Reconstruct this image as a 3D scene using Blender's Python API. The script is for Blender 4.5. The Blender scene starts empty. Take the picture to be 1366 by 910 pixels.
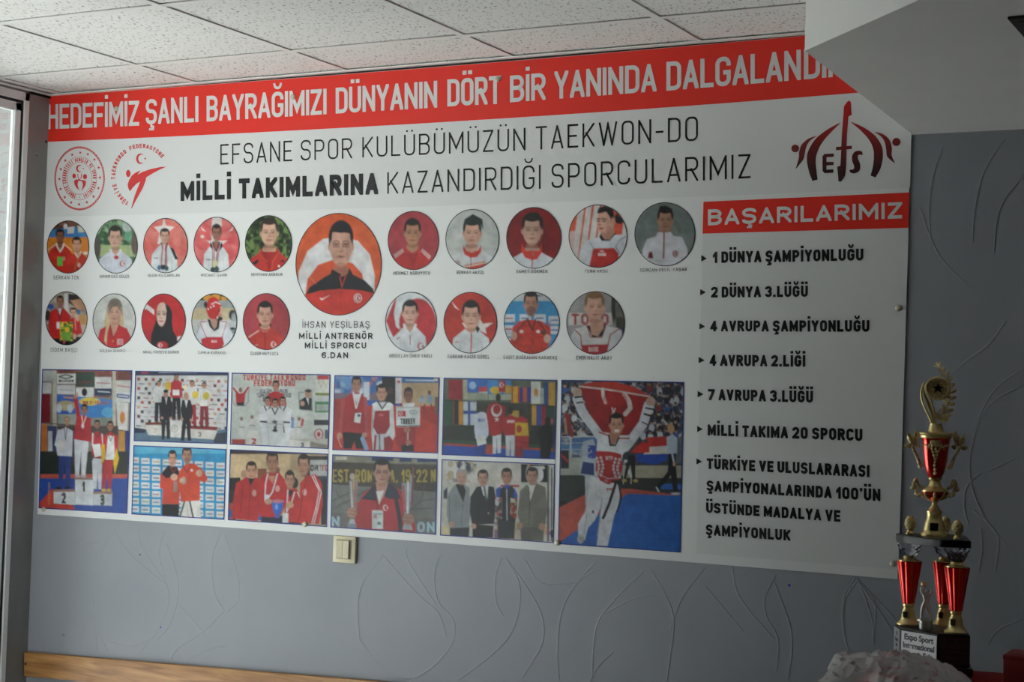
import bpy, bmesh, math, random
import numpy as np
from mathutils import Vector, Matrix, Euler

# ------------------------------------------------------------------ camera
YAW, PIT, ROL, FPX = -.4876, .0377, .0305, 2163.95
CAM = np.array([3.483, -4.2735, 1.6])
FW = np.array([math.sin(YAW)*math.cos(PIT), math.cos(YAW)*math.cos(PIT), math.sin(PIT)])
_r = np.array([math.cos(YAW), -math.sin(YAW), 0.0]); _u = np.cross(_r, FW)
RT = _r*math.cos(ROL)+_u*math.sin(ROL); UP = -_r*math.sin(ROL)+_u*math.cos(ROL)
cam_d = bpy.data.cameras.new('camera'); cam_o = bpy.data.objects.new('camera', cam_d)
bpy.context.scene.collection.objects.link(cam_o)
cam_o.matrix_world = Matrix(((RT[0], UP[0], -FW[0], CAM[0]), (RT[1], UP[1], -FW[1], CAM[1]), (RT[2], UP[2], -FW[2], CAM[2]), (0, 0, 0, 1)))
cam_d.sensor_width = 36.0; cam_d.lens = 36.0*FPX/1366.0; cam_d.clip_start = .05
cam_d.dof.use_dof = True; cam_d.dof.focus_distance = 5.0; cam_d.dof.aperture_fstop = 12.0
bpy.context.scene.camera = cam_o

# ------------------------------------------------------------------ daylight and exposure
w = bpy.data.worlds.new('sky'); bpy.context.scene.world = w; w.use_nodes = True
bg = w.node_tree.nodes['Background']; bg.inputs[0].default_value = (.86, .93, 1.0, 1); bg.inputs[1].default_value = 2.0
sd = bpy.data.lights.new('sun', 'SUN'); sd.energy = 33.0; sd.angle = math.radians(1.5); sd.color = (1.0, .985, .96)
so_ = bpy.data.objects.new('sun', sd); bpy.context.scene.collection.objects.link(so_); so_.rotation_euler = Vector((.45, -.10, -.85)).to_track_quat('-Z', 'Y').to_euler(); so_.location = (-4, 2, 8)
vs = bpy.context.scene.view_settings
vs.view_transform = 'Standard'; vs.look = 'None'; vs.gamma = 1; vs.exposure = -0.06; vs.use_curve_mapping = False

# ------------------------------------------------------------------ helpers
SC = bpy.context.scene.collection
def W(px, py, y=0.0):
    "pixel of the photograph -> point of the plane Y=y (numpy arrays allowed)"
    px = np.asarray(px, float); py = np.asarray(py, float)
    d = FW+RT*((px-683)/FPX)[..., None]-UP*((py-455)/FPX)[..., None]
    t = (y-CAM[1])/d[..., 1]
    return CAM+d*t[..., None]
def lin(h):
    h = h.lstrip('#')
    if len(h) == 3: h = h[0]*2+h[1]*2+h[2]*2
    v = [int(h[i:i+2], 16)/255 for i in (0, 2, 4)]
    return [c/12.92 if c <= .04045 else ((c+.055)/1.055)**2.4 for c in v]
def ink(h): return [c*.73 for c in lin(h)]
def link(o, parent=None):
    SC.objects.link(o)
    if parent: o.parent = parent
    return o
def mesh(name, verts, faces, mat, parent=None, smooth=False):
    m = bpy.data.meshes.new(name); m.from_pydata([tuple(map(float, v)) for v in verts], [], [tuple(f) for f in faces]); m.update()
    if smooth: m.polygons.foreach_set('use_smooth', [True]*len(m.polygons))
    if mat: m.materials.append(mat)
    return link(bpy.data.objects.new(name, m), parent)
def bobj(name, bm, mat, parent=None, smooth=False, angle=None):
    bmesh.ops.recalc_face_normals(bm, faces=bm.faces)
    m = bpy.data.meshes.new(name); bm.to_mesh(m); bm.free()
    if smooth: m.polygons.foreach_set('use_smooth', [True]*len(m.polygons))
    if mat: m.materials.append(mat)
    if smooth and angle is not None: m.set_sharp_from_angle(angle=math.radians(angle))
    return link(bpy.data.objects.new(name, m), parent)
def empty(name, loc, rz=0.0, parent=None):
    o = bpy.data.objects.new(name, None); o.empty_display_size = .05; o.location = loc; o.rotation_euler = (0, 0, rz)
    return link(o, parent)
def tag(o, label=None, cat=None, group=None, kind=None):
    if label: o['label'] = label
    if cat: o['category'] = cat
    if group: o['group'] = group
    if kind: o['kind'] = kind
    return o
def add_box(bm, a, b, bevel=0.0, seg=2):
    x0, y0, z0 = a; x1, y1, z1 = b
    r = bmesh.ops.create_cube(bm, size=1)
    for v in r['verts']:
        v.co = Vector((x0+(v.co.x+.5)*(x1-x0), y0+(v.co.y+.5)*(y1-y0), z0+(v.co.z+.5)*(z1-z0)))
    if bevel:
        es = list({e for v in r['verts'] for e in v.link_edges})
        bmesh.ops.bevel(bm, geom=es, offset=bevel, segments=seg, affect='EDGES', profile=.5)
def box(name, a, b, mat, parent=None, bevel=0.0, seg=2):
    bm = bmesh.new(); add_box(bm, a, b, bevel, seg)
    return bobj(name, bm, mat, parent, smooth=bevel > 0, angle=35)
def add_lathe(bm, prof, n=32, c=(0, 0), flute=0, fd=0.0):
    rings = []
    for r, z in prof:
        ring = []
        for i in range(n):
            a = 2*math.pi*i/n; rr = r*(1-fd*(.5-.5*math.cos(flute*a))) if flute else r
            ring.append(bm.verts.new((c[0]+rr*math.cos(a), c[1]+rr*math.sin(a), z)))
        rings.append(ring)
    for p, q in zip(rings, rings[1:]):
        for i in range(n):
            bm.faces.new((p[i], p[(i+1) % n], q[(i+1) % n], q[i]))
    bm.faces.new(list(reversed(rings[0]))); bm.faces.new(rings[-1])
def lathe(name, prof, mat, parent=None, n=32, c=(0, 0), angle=40, **k):
    bm = bmesh.new(); add_lathe(bm, prof, n, c, **k); return bobj(name, bm, mat, parent, True, angle)
def add_tube(bm, pts, rad, n=8):
    pts = [Vector(p) for p in pts]; rings = []
    if not hasattr(rad, '__len__'): rad = [rad]*len(pts)
    for i, p in enumerate(pts):
        t = (pts[min(i+1, len(pts)-1)]-pts[max(i-1, 0)]).normalized()
        s = t.cross(Vector((0, 1, 0)) if abs(t.y) < .9 else Vector((1, 0, 0))).normalized(); q = t.cross(s)
        rings.append([bm.verts.new(p+(s*math.cos(2*math.pi*k/n)+q*math.sin(2*math.pi*k/n))*rad[i]) for k in range(n)])
    for a, b in zip(rings, rings[1:]):
        for k in range(n): bm.faces.new((a[k], a[(k+1) % n], b[(k+1) % n], b[k]))
    bm.faces.new(list(reversed(rings[0]))); bm.faces.new(rings[-1])
def add_prism(bm, poly, z0, z1, scale0=1.0):
    a = [bm.verts.new((x*scale0, y*scale0, z0)) for x, y in poly]; b = [bm.verts.new((x, y, z1)) for x, y in poly]; n = len(poly)
    for i in range(n): bm.faces.new((a[i], a[(i+1) % n], b[(i+1) % n], b[i]))
    bm.faces.new(list(reversed(a))); bm.faces.new(b)
def spline(pts, k=8):
    pts = [np.array(p, float) for p in pts]
    if len(pts) < 3: return pts
    P = [2*pts[0]-pts[1]]+pts+[2*pts[-1]-pts[-2]]; out = []
    for i in range(1, len(P)-2):
        for j in range(k):
            t = j/k
            out.append(.5*((2*P[i])+(P[i+1]-P[i-1])*t+(2*P[i-1]-5*P[i]+4*P[i+1]-P[i+2])*t*t+(3*P[i]-P[i-1]-3*P[i+1]+P[i+2])*t**3))
    out.append(pts[-1]); return out

# ------------------------------------------------------------------ materials
def mat(name, col, rough=.5, metal=0.0, **k):
    m = bpy.data.materials.new(name); m.use_nodes = True; b = m.node_tree.nodes['Principled BSDF']
    b.inputs['Base Color'].default_value = (*col, 1); b.inputs['Roughness'].default_value = rough; b.inputs['Metallic'].default_value = metal
    for kk, v in k.items(): b.inputs[kk.replace('_', ' ')].default_value = v
    return m
def nodes(m): return m.node_tree.nodes, m.node_tree.links, m.node_tree.nodes['Principled BSDF']
def noise_mix(m, ca, cb, scale, lo=.35, hi=.65, detail=4, bump=0.0, stretch=(1, 1, 1), bdist=.002):
    N, L, b = nodes(m)
    tc = N.new('ShaderNodeTexCoord'); mp = N.new('ShaderNodeMapping'); mp.inputs['Scale'].default_value = stretch
    nz = N.new('ShaderNodeTexNoise'); nz.inputs['Scale'].default_value = scale; nz.inputs['Detail'].default_value = detail
    cr = N.new('ShaderNodeValToRGB'); cr.color_ramp.elements[0].position = lo; cr.color_ramp.elements[1].position = hi
    cr.color_ramp.elements[0].color = (*ca, 1); cr.color_ramp.elements[1].color = (*cb, 1)
    L.new(tc.outputs['Object'], mp.inputs[0]); L.new(mp.outputs[0], nz.inputs['Vector']); L.new(nz.outputs['Fac'], cr.inputs[0]); L.new(cr.outputs[0], b.inputs['Base Color'])
    if bump:
        bp = N.new('ShaderNodeBump'); bp.inputs['Strength'].default_value = bump; bp.inputs['Distance'].default_value = bdist
        L.new(nz.outputs['Fac'], bp.inputs['Height']); L.new(bp.outputs[0], b.inputs['Normal'])
    return m
M_wall = noise_mix(mat('wallpaper', (.29, .30, .33), .55), (.262, .277, .312), (.298, .310, .342), 3.0, .3, .7, 6, .25, bdist=.0006)
M_emb = mat('wallpaper_emboss', (.285, .297, .33), .4)
M_pillar = noise_mix(mat('pillar_paint', (.2, .2, .2), .24, Coat_Weight=.5, Coat_Roughness=.25), (.20, .20, .195), (.235, .232, .225), 8, .3, .7, 3)
M_white = noise_mix(mat('soffit_paint', (.7, .7, .68), .6), (.76, .765, .75), (.80, .80, .785), 5, .3, .7, 4, .1, bdist=.0008)
M_floor = noise_mix(mat('floor', (.3, .3, .3), .45), (.36, .355, .345), (.44, .435, .42), 6)
M_back = noise_mix(mat('back_wall', (.3, .3, .3), .7), (.22, .22, .225), (.26, .26, .265), 3)
M_trim = mat('ceiling_trim', (.78, .79, .78), .5)
M_black = mat('black_vent_gap_shade', (.008, .008, .009), .8)  # black of the painted gap shade and of the soffit vent
M_frame = mat('window_frame_white', (.78, .79, .79), .3)
M_gasket = mat('window_gasket', (.012, .014, .02), .5)
def glass_mat():
    m = bpy.data.materials.new('thin_glass'); m.use_nodes = True; N, L = m.node_tree.nodes, m.node_tree.links; N.remove(N['Principled BSDF'])
    t = N.new('ShaderNodeBsdfTransparent'); t.inputs[0].default_value = (.93, .96, .95, 1); g = N.new('ShaderNodeBsdfGlossy'); g.inputs['Roughness'].default_value = 0.02
    f = N.new('ShaderNodeFresnel'); f.inputs[0].default_value = 1.35; x = N.new('ShaderNodeMixShader')
    L.new(f.outputs[0], x.inputs[0]); L.new(t.outputs[0], x.inputs[1]); L.new(g.outputs[0], x.inputs[2]); L.new(x.outputs[0], N['Material Output'].inputs[0]); return m
M_glass = glass_mat()
def tile_mat():
    m = mat('ceiling_tile', (.7, .7, .68), .9); N, L, b = nodes(m)
    tc = N.new('ShaderNodeTexCoord'); geo = N.new('ShaderNodeNewGeometry')
    wn = N.new('ShaderNodeTexNoise'); wn.inputs['Scale'].default_value = 60; wn.inputs['Detail'].default_value = 1
    mx = N.new('ShaderNodeMixRGB'); mx.inputs[0].default_value = .012
    L.new(geo.outputs['Position'], wn.inputs['Vector']); L.new(geo.outputs['Position'], mx.inputs[1]); L.new(wn.outputs['Color'], mx.inputs[2])
    mp = N.new('ShaderNodeMapping'); mp.inputs['Scale'].default_value = (150, 62, 60); mp.inputs['Rotation'].default_value = (0, 0, .5)
    L.new(mx.outputs[0], mp.inputs[0])
    nz = N.new('ShaderNodeTexNoise'); nz.inputs['Scale'].default_value = 1.0; nz.inputs['Detail'].default_value = 2.2
    L.new(mp.outputs[0], nz.inputs['Vector'])
    cr = N.new('ShaderNodeValToRGB'); e = cr.color_ramp.elements
    e[0].position = .325; e[0].color = (.30, .295, .285, 1); e[1].position = .415; e[1].color = (.80, .805, .79, 1)
    L.new(nz.outputs['Fac'], cr.inputs[0]); L.new(cr.outputs[0], b.inputs['Base Color'])
    bp = N.new('ShaderNodeBump'); bp.inputs['Strength'].default_value = .5; bp.inputs['Distance'].default_value = .001
    L.new(cr.outputs[0], bp.inputs['Height']); L.new(bp.outputs[0], b.inputs['Normal'])
    return m
M_tile = tile_mat()
def ink_mat():
    m = mat('printed_vinyl', (1, 1, 1), .38); N, L, b = nodes(m); b.inputs['Specular IOR Level'].default_value = .35
    a = N.new('ShaderNodeAttribute'); a.attribute_name = 'Col'; L.new(a.outputs['Color'], b.inputs['Base Color']); return m
M_ink = ink_mat()
def wood_mat():
    m = mat('pine', (.6, .35, .15), .5); N, L, b = nodes(m)
    tc = N.new('ShaderNodeTexCoord'); mp = N.new('ShaderNodeMapping'); mp.inputs['Scale'].default_value = (1.2, 8, 14)
    nz = N.new('ShaderNodeTexNoise'); nz.inputs['Scale'].default_value = 3.2; nz.inputs['Detail'].default_value = 5; nz.inputs['Distortion'].default_value = 1.2
    L.new(tc.outputs['Object'], mp.inputs[0]); L.new(mp.outputs[0], nz.inputs['Vector'])
    cr = N.new('ShaderNodeValToRGB'); e = cr.color_ramp.elements; e[0].position = .3; e[0].color = (.26, .11, .032, 1); e[1].position = .72; e[1].color = (.56, .30, .11, 1)
    k = e.new(.5); k.color = (.40, .19, .06, 1)
    L.new(nz.outputs['Fac'], cr.inputs[0]); L.new(cr.outputs[0], b.inputs['Base Color']); return m
M_wood = wood_mat()
M_gold = noise_mix(mat('gold_plastic', (.8, .6, .2),   .27, .68), (.80, .60, .22), (.96, .78, .38), 60, .3, .7)
M_goldf = noise_mix(mat('gold_textured', (.8, .6, .2), .42, .4), (.52, .40, .15), (.98, .82, .44), 220, .35, .65, 3, .6, bdist=.001)
M_red = mat('red_metallic', (.75, .02, .01), .16, .85, Coat_Weight=.6, Coat_Roughness=.05)
M_dark = mat('black_marble', (.012, .012, .014), .38); M_dark.node_tree.nodes['Principled BSDF'].inputs['Specular IOR Level'].default_value = .25
M_silver = mat('silver_figure', (.72, .71, .64), .35, .55)
M_crystal = mat('crystal', (.85, .9, 1.0), .02, Transmission_Weight=1.0, IOR=1.5)
M_plate_w = mat('plaque_white', (.86, .90, .90), .3)
M_plate_d = mat('plaque_dark', (.06, .052, .047), .3, .3)
M_plate_g = mat('plaque_grey', (.30, .30, .31), .3, .2)
M_text = mat('plaque_lettering', (.03, .04, .07), .5)
M_text2 = mat('plaque_lettering_dark', (.008, .008, .008), .5)
M_cream = mat('cream_plastic', (.66, .60, .40), .35)
M_cream2 = mat('cream_rocker', (.60, .545, .37), .35)
M_pin = mat('tack_head', (.50, .46, .36), .35, .2)
M_cloth = noise_mix(mat('red_cloth', (.4, .02, .02), .85), (.36, .012, .012), (.50, .03, .025), 12, .3, .7, 5)
M_table = mat('table_dark', (.02, .018, .017), .5)
M_fac = noise_mix(mat('facade_render', (.6, .6, .6), .9), (.09, .092, .092), (.105, .107, .105), 2)
M_pave = noise_mix(mat('pavement', (.4, .4, .4), .9), (.56, .555, .54), (.62, .61, .59), 5)

# ------------------------------------------------------------------ the setting
ZC = 2.637; XL = -.665; XR = 4.9; YB = -6.2; H = 2.75
def struct(o): o['kind'] = 'structure'; return o
box_ = lambda n, a, b, m, p=None, bv=0: box(n, a, b, m, p, bv)
YG = -1.8; XJ = .50          # left side glazed; unseen stretch Y=YG up to X=XJ added for its light
wall = struct(box_('wall_front', (XL-.25, 0, -.1), (XR+.15, .15, 2.9), M_wall))
struct(box_('floor', (XL-.25, YG-.1, -.1), (XR+.15, 0, 0), M_floor)); struct(box_('floor_rear', (XJ-.15, YB-.1, -.1), (XR+.15, YG-.1, 0), M_floor))
struct(box_('wall_right', (XR, YB-.1, 0), (XR+.15, 0, 2.9), M_back))
struct(box_('wall_back', (XJ-.15, YB-.15, 0), (XR+.15, YB, 2.9), M_back))
WY0 = -.100; z0, z1 = 0.06, 2.626
struct(box_('wall_left', (XL-.25, WY0, 0), (XL, 0, 2.9), M_pillar))
struct(box_('wall_left_far', (XJ-.15, YB, 0), (XJ, YG-.001, 2.9), M_back))
struct(box_('trim_3', (XL-.1, YG, z1), (XL, WY0, 2.9), M_pillar)); struct(box_('trim_added', (XL-.1, YG-.1, z1), (XJ-.15, YG, 2.9), M_pillar))
def window(name, loc, rz, y0, y1, cuts):
    win = struct(empty(name, loc, rz)); fr = bmesh.new()
    for a, b in (((-.03, y0-.0235, z0), (.002, y0, z1)), ((-.03, y1, z0), (.002, y1+.0235, z1)), ((-.03, y1, z1-.03), (.002, y0, z1)), ((-.03, y1, z0), (.002, y0, z0+.05))):
        add_box(fr, a, b, .002, 1)
    bobj('window_frame', fr, M_frame, win, True, 35)
    ys = [y0-.036]+[v for c in cuts for v in (c+.02, c-.02)]+[y1+.036]
    for i in range(len(ys)//2):
        ya, yb = ys[2*i], ys[2*i+1]; s = bmesh.new()
        for a, b in (((-.024, ya-.026, z0+.06), (-.001, ya, z1-.04)), ((-.024, yb, z0+.06), (-.001, yb+.026, z1-.04)), ((-.024, yb, z1-.07), (-.001, ya, z1-.04)), ((-.024, yb, z0+.06), (-.001, ya, z0+.1))):
            add_box(s, a, b, .002, 1)
        so = bobj('window_sash', s, M_frame, win, True, 35)
        box('glass_pane', (-.014, yb+.026, z0+.1), (-.008, ya-.026, z1-.07), M_glass, so)
    g = bmesh.new()
    for a, b in (((y0-.037, y0-.0225), (z0+.05, z1-.03)), ((y1+.0225, y1+.037), (z0+.05, z1-.03)), ((y1+.03, y0-.03), (z1-.042, z1-.029)), ((y1+.03, y0-.03), (z0+.049, z0+.061)))+tuple(((c-.021, c+.021), (z0+.05, z1-.03)) for c in cuts):
        add_box(g, (-.026, a[0], b[0]), (-.004, a[1], b[1]))
    bobj('gasket', g, M_gasket, win)
window('window_1', (XL, 0, 0), 0, WY0, YG+.04, (-.92,))
window('window_added', (XL, YG, 0), math.pi/2, -.04, -(XJ-.15-XL)-.0, (-.5,))  # unseen window added to light the pillar, ceiling and left of the banner
for (y, z) in ((-.012, 2.47), (-.055, 2.415)):
    bm = bmesh.new(); bmesh.ops.create_uvsphere(bm, u_segments=10, v_segments=6, radius=.006 if y > -.03 else .003)
    o = bobj('screw_hole', bm, M_gasket, None, True); o.parent = bpy.data.objects['wall_left']; o.location = (XL, y, z)
    o.scale = (.3, 1, 1)
# ceiling: grid, lay-in tiles, wall angle
ceil = struct(box_('ceiling', (XL-.15, YG-.1, ZC+.05), (XR+.15, .15, ZC+.14), M_back)); box('ceiling_slab', (XJ-.15, YB-.15, ZC+.05), (XR+.15, YG-.1, ZC+.14), M_back, ceil)
gx = [-.6+.6*i for i in range(10)]; gy = [-.301-.6*j for j in range(10)]
T2 = .012
bars = bmesh.new()
for x in gx: add_box(bars, (x-T2*2, YB if x > XJ else YG, ZC), (x, 0, ZC+.0025))
for y in gy: add_box(bars, (XL if y > YG else XJ, y-T2, ZC+.0003), (XR, y+T2, ZC+.0023))
bobj('ceiling_grid', bars, M_trim, ceil)
xs = [XL+.002]+gx+[XR]; yy = [0.0]+gy+[YB]
tm = {}
for i in range(len(xs)-1):
    for j in range(len(yy)-1):
        xa, xb, ya, yb = xs[i]+.0005, xs[i+1]-.0045, yy[j+1]+.003, yy[j]-(.0152 if j else .003)
        if yb < YG+.01 and xb < XJ+.1: continue
        if ya < YG and xa < XJ: ya = YG+.002
        if xb-xa < .03 or yb-ya < .03: continue
        key = (round(xb-xa, 3), round(yb-ya, 3))
        if key not in tm:
            bm = bmesh.new(); add_box(bm, (0, 0, 0), (xb-xa, yb-ya, .015)); m = bpy.data.meshes.new('ceiling_tile'); bm.to_mesh(m); bm.free(); m.materials.append(M_tile); tm[key] = m
        o = bpy.data.objects.new('ceiling_tile', tm[key]); o.location = (xa, ya, ZC+.0035); link(o, ceil)
struct(box_('trim_1', (XL, -.022, ZC-.004), (XR, 0, ZC-.0005), M_trim))
struct(box_('trim_2', (XL, -.022, ZC-.004), (XL+.022, YG, ZC-.0005), M_trim))
struct(box_('gap_shade_front', (XL+.003, -.003, 2.6), (2.40, -.0001, ZC-.0045), M_black))  # shade between ceiling angle and banner, put in as a black strip
struct(box_('gap_shade_left', (XL, WY0, ZC-.012), (XL+.006, -.003, ZC-.0045), M_black))  # shade under the left ceiling angle, put in as a black strip
# soffit hanging from the ceiling at the right
sf = bmesh.new(); ZS = 2.342
add_prism(sf, [(2.402, -.0001), (XR, -.0001), (XR, -3.62), (4.995-.095, -3.62), (2.445, -1.068)], ZS, ZC+.03)
sfo = tag(bobj('ceiling_soffit', sf, M_white), kind='structure')
vent = bmesh.new(); add_box(vent, (2.882, -1.222, ZS-.006), (3.16, -1.0, ZS-.0005), .001, 1)
vo = bobj('vent_frame', vent, M_black, sfo)
for k in range(6): box('vent_slat', (2.9, -1.20+.034*k, ZS-.009), (3.14, -1.19+.034*k, ZS-.006), M_gasket, vo)
# embossed wallpaper lines
def ridge(verts, faces, pts, wd=.0048, ht=.0012):
    P = spline(pts, 7)
    for i in range(len(P)):
        t = P[min(i+1, len(P)-1)]-P[max(i-1, 0)]; t /= np.linalg.norm(t)+1e-9; n = np.array([-t[1], t[0]])
        b = len(verts)
        verts += [(P[i][0]+n[0]*wd/2, -.0001, P[i][1]+n[1]*wd/2), (P[i][0], -ht, P[i][1]), (P[i][0]-n[0]*wd/2, -.0001, P[i][1]-n[1]*wd/2)]
        if i: faces += [(b-3, b-2, b+1, b), (b-2, b-1, b+2, b+1)]
EMB = [(500, 700, 1.951, [[(170,80),(155,130),(165,200),(205,250),(200,310),(150,370),(90,410)],[(20,80),(110,180),(165,230),(185,290)],[(330,85),(315,130),(315,200),(335,240)],
 [(340,90),(375,150),(375,220),(350,290),(290,350),(215,405)],[(340,85),(400,170),(435,240),(435,310),(385,395)],[(575,95),(520,160),(485,230),(475,330),(480,405)],[(700,120),(620,200),(575,270),(565,400)],
 [(600,230),(670,195),(730,180)],[(720,120),(760,190),(778,250),(770,330),(760,405)],[(860,110),(800,190),(770,270)],[(860,160),(910,220),(960,280)],[(1045,130),(1015,190),(1020,240),(1050,300),(1045,380)],
 [(1040,150),(1080,260),(1085,330),(1075,400)],[(1250,140),(1220,190),(1220,260),(1235,330),(1290,420)],[(1250,140),(1300,200),(1300,280)],[(1255,140),(1330,220),(1365,260)],[(80,60),(90,100),(160,210)],[(450,160),(520,150),(570,120)],
 [(20,80),(-30,150),(-45,210),(-40,300)],[(-40,300),(20,370),(90,400),(150,370)],[(390,90),(430,150),(500,160)],[(620,330),(580,370),(560,410)],[(930,110),(950,190),(1040,300)]]),
 (0, 680, 3.957, [[(640,60),(540,220),(495,370),(490,500),(500,620),(515,750)],[(480,550),(440,640),(430,730)],[(730,90),(750,200),(860,370),(890,480),(850,600),(740,760)],[(870,110),(840,220),(860,320),(900,470)],
 [(880,180),(930,330),(940,450),(900,600),(830,690)],[(600,110),(700,250),(880,400)],[(1170,110),(1120,250),(1130,430),(1185,540)],[(1187,530),(1080,640),(940,730),(900,790)],[(500,620),(570,750)],[(340,220),(440,190),(520,170)],
 [(450,130),(500,230),(520,330)],[(570,700),(700,720),(800,680),(830,640)],[(940,500),(1040,610),(1100,690)],[(1185,130),(1250,330),(1260,470),(1200,540)],[(980,800),(1100,740),(1190,720)]]),
 (1160, 460, 3.79, [[(790,110),(650,210),(560,350),(520,500),(505,620),(530,760),(600,900),(700,1020)],[(780,200),(620,290),(550,400),(515,520)],[(560,650),(490,720),(480,830),(500,910)],[(300,250),(480,90),(600,0),(690,-120)],[(600,640),(760,560)]]),
 (1030, 0, 3.25, [[(1010,600),(920,740),(880,900),(870,1050)],[(740,640),(700,760),(680,900),(690,1080)],[(1090,760),(990,900),(960,1100)],[(640,900),(720,1100),(860,1250)]]),
 (1100, 690, 4.135, [[(180,350),(110,460),(100,600),(130,740)],[(190,350),(260,560),(270,700)],[(190,360),(330,560),(390,660)],[(820,-40),(900,30),(960,120),(940,300)],[(1090,560),(960,620),(900,700)],[(860,60),(870,180),(850,300)]])]
ev, ef = [], []
for ox, oy, s, cs in EMB:
    for c in cs:
        a = np.array(c, float); p = W(a[:, 0]/s+ox, a[:, 1]/s+oy)
        ridge(ev, ef, [(q[0], q[2]) for q in p])
emb = mesh('embossed_line', ev, ef, M_emb, wall, True); emb['kind'] = 'stuff'
for px, py, sz, c in ((85, 847.5, .004, M_gasket), (187, 740, .003, M_gasket), (1053, 781, .004, mat('blue_speck', (.02, .03, .5), .5)), (214.5, 837, .003, bpy.data.materials['blue_speck'] if 'blue_speck' in bpy.data.materials else M_gasket)):
    p = W(px, py); bm = bmesh.new(); bmesh.ops.create_circle(bm, cap_ends=True, radius=sz, segments=8)
    o = bobj('wall_mark', bm, c, wall); o.location = (p[0], -.0006, p[2]); o.rotation_euler = (math.pi/2, 0, 0)
    if px == 85: o.scale = (1.8, .35, 1); o.rotation_euler = (math.pi/2, .3, 0)

# outside the window: pavement and a pale facade across the passage
struct(box('pavement', (-30, YG-.101, -.3), (XL-.251, 30, -.05), M_pave)); struct(box('pavement_rear', (-30, -20, -.3), (XJ-.151, YG-.102, -.05), M_pave))
bld = struct(empty('facade_outside', (-6.5, 9, -.1)))
box('facade', (-1.5, -6.5, 0), (0, 12, 7), M_fac, bld)
for k in range(5):
    for z in (1.0, 4.2):
        wo = box('window', (-.04, -5.4+3.4*k, z), (.03, -4.0+3.4*k, z+1.5), M_frame, bld)
        box('pane', (.03, -5.3+3.4*k, z+.1), (.036, -4.1+3.4*k, z+1.4), M_gasket, wo)
# ------------------------------------------------------------------ the banner
def orient(v, faces):
    "wind every face so that it looks into the room"
    out = []
    for f in faces:
        q = v[list(f)]; x, z = q[:, 0], q[:, 2]; ar = np.sum(x*np.roll(z, -1)-np.roll(x, -1)*z)
        out.append(tuple(f) if ar > 0 else tuple(reversed(f)))
    return out
def inkmesh(name, px, faces, cols, depth, parent, **k):
    "flat printed piece: pixel points on the wall, lifted by depth; cols per vertex (linear)"
    px = np.asarray(px, float); v = W(px[:, 0], px[:, 1], -depth)
    faces = orient(v, faces)
    o = mesh(name, v, faces, M_ink, parent)
    ca = o.data.color_attributes.new('Col', 'FLOAT_COLOR', 'POINT')
    c = np.ones((len(px), 4)); c[:, :3] = np.asarray(cols); ca.data.foreach_set('color', c.ravel())
    return o
tops = [(63, 128), (380, 105), (720, 78.2), (1070, 47.3), (1219, 34)]
bots = [(50, 686), (420, 712.4), (520, 719.2), (931, 751), (1197, 773)]
NB = 48
def edge(pts, t):
    "interpolate the edge at fraction t of its horizontal span"
    a = np.array(pts, float); x = a[0, 0]+(a[-1, 0]-a[0, 0])*t
    q = np.polyfit(a[:, 0], a[:, 1], 2); return x, np.polyval(q, x)
D0 = .0035
bv = []; bf = []
banner = empty('banner', tuple(W(50, 686)))
bannerM = Matrix.Translation(-Vector(W(50, 686)))
tag(banner, 'large white and red printed banner stretched across the grey wall', 'banner')
def pz(o):           # parts are built in world space: keep them there under the moved Empty
    o.matrix_parent_inverse = bannerM; return o
for dpt in (D0, .0008):
    for i in range(NB+1):
        t = i/NB; a = edge(tops, t); b = edge(bots, t)
        for s in np.linspace(0, 1, 9):
            bv.append(W(a[0]+(b[0]-a[0])*s, a[1]+(b[1]-a[1])*s, -dpt))
n1 = (NB+1)*9
for k in range(2):
    for i in range(NB):
        for j in range(8):
            a = k*n1+i*9+j; bf.append((a, a+1, a+10, a+9) if k == 0 else (a, a+9, a+10, a+1))
for i in range(NB):
    a = i*9; bf += [(a, a+9, a+9+n1, a+n1), (a+8, a+8+n1, a+17+n1, a+17)]
for j in range(8):
    a = j; bf.append((a, a+n1, a+1+n1, a+1)); a = NB*9+j; bf.append((a, a+1, a+1+n1, a+n1))
M_vinyl = mat('vinyl_sheet', (.73, .74, .74), .38); M_vinyl.node_tree.nodes['Principled BSDF'].inputs['Specular IOR Level'].default_value = .35
pz(mesh('sheet', bv, bf, M_vinyl, banner))

def strip(name, top, bot, col, depth, cols=None, n=40):
    px = []; c = []
    for i in range(n+1):
        t = i/n
        for P in (top, bot):
            a = np.array(P, float); x = a[0, 0]+(a[-1, 0]-a[0, 0])*t
            px.append((x, np.polyval(np.polyfit(a[:, 0], a[:, 1], min(2, len(a)-1)), x))); c.append(col)
    return pz(inkmesh(name, px, [(2*i, 2*i+1, 2*i+3, 2*i+2) for i in range(n)], c, depth, banner))
RED = [.74, .030, .018]; BLK = [.012, .012, .014]; WHT = [.80, .80, .80]
strip('red_band', [(t[0], t[1]+.3) for t in tops], [(62.5, 189.6), (220, 182), (570, 164.5), (680, 157.5), (1138, 124), (1217, 118)], RED, D0+.0004)
strip('title_band', [(61.5, 189.7), (220, 182), (680, 157.5), (1138, 124), (1217, 118)], [(60, 291), (220, 283), (520, 277), (680, 272), (937, 263), (1214, 250)], [.665, .675, .675], D0+.0003)
strip('list_panel', [(937.2, 311.7), (1212, 304)], [(928.8, 738.5), (1207-8.5, 760)], [.66, .672, .672], D0+.0003)
strip('title_box', [(938.4, 269.3), (1213.4, 256.8)], [(937.2, 311.7), (1211.8, 304)], RED, D0+.0006)

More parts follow.
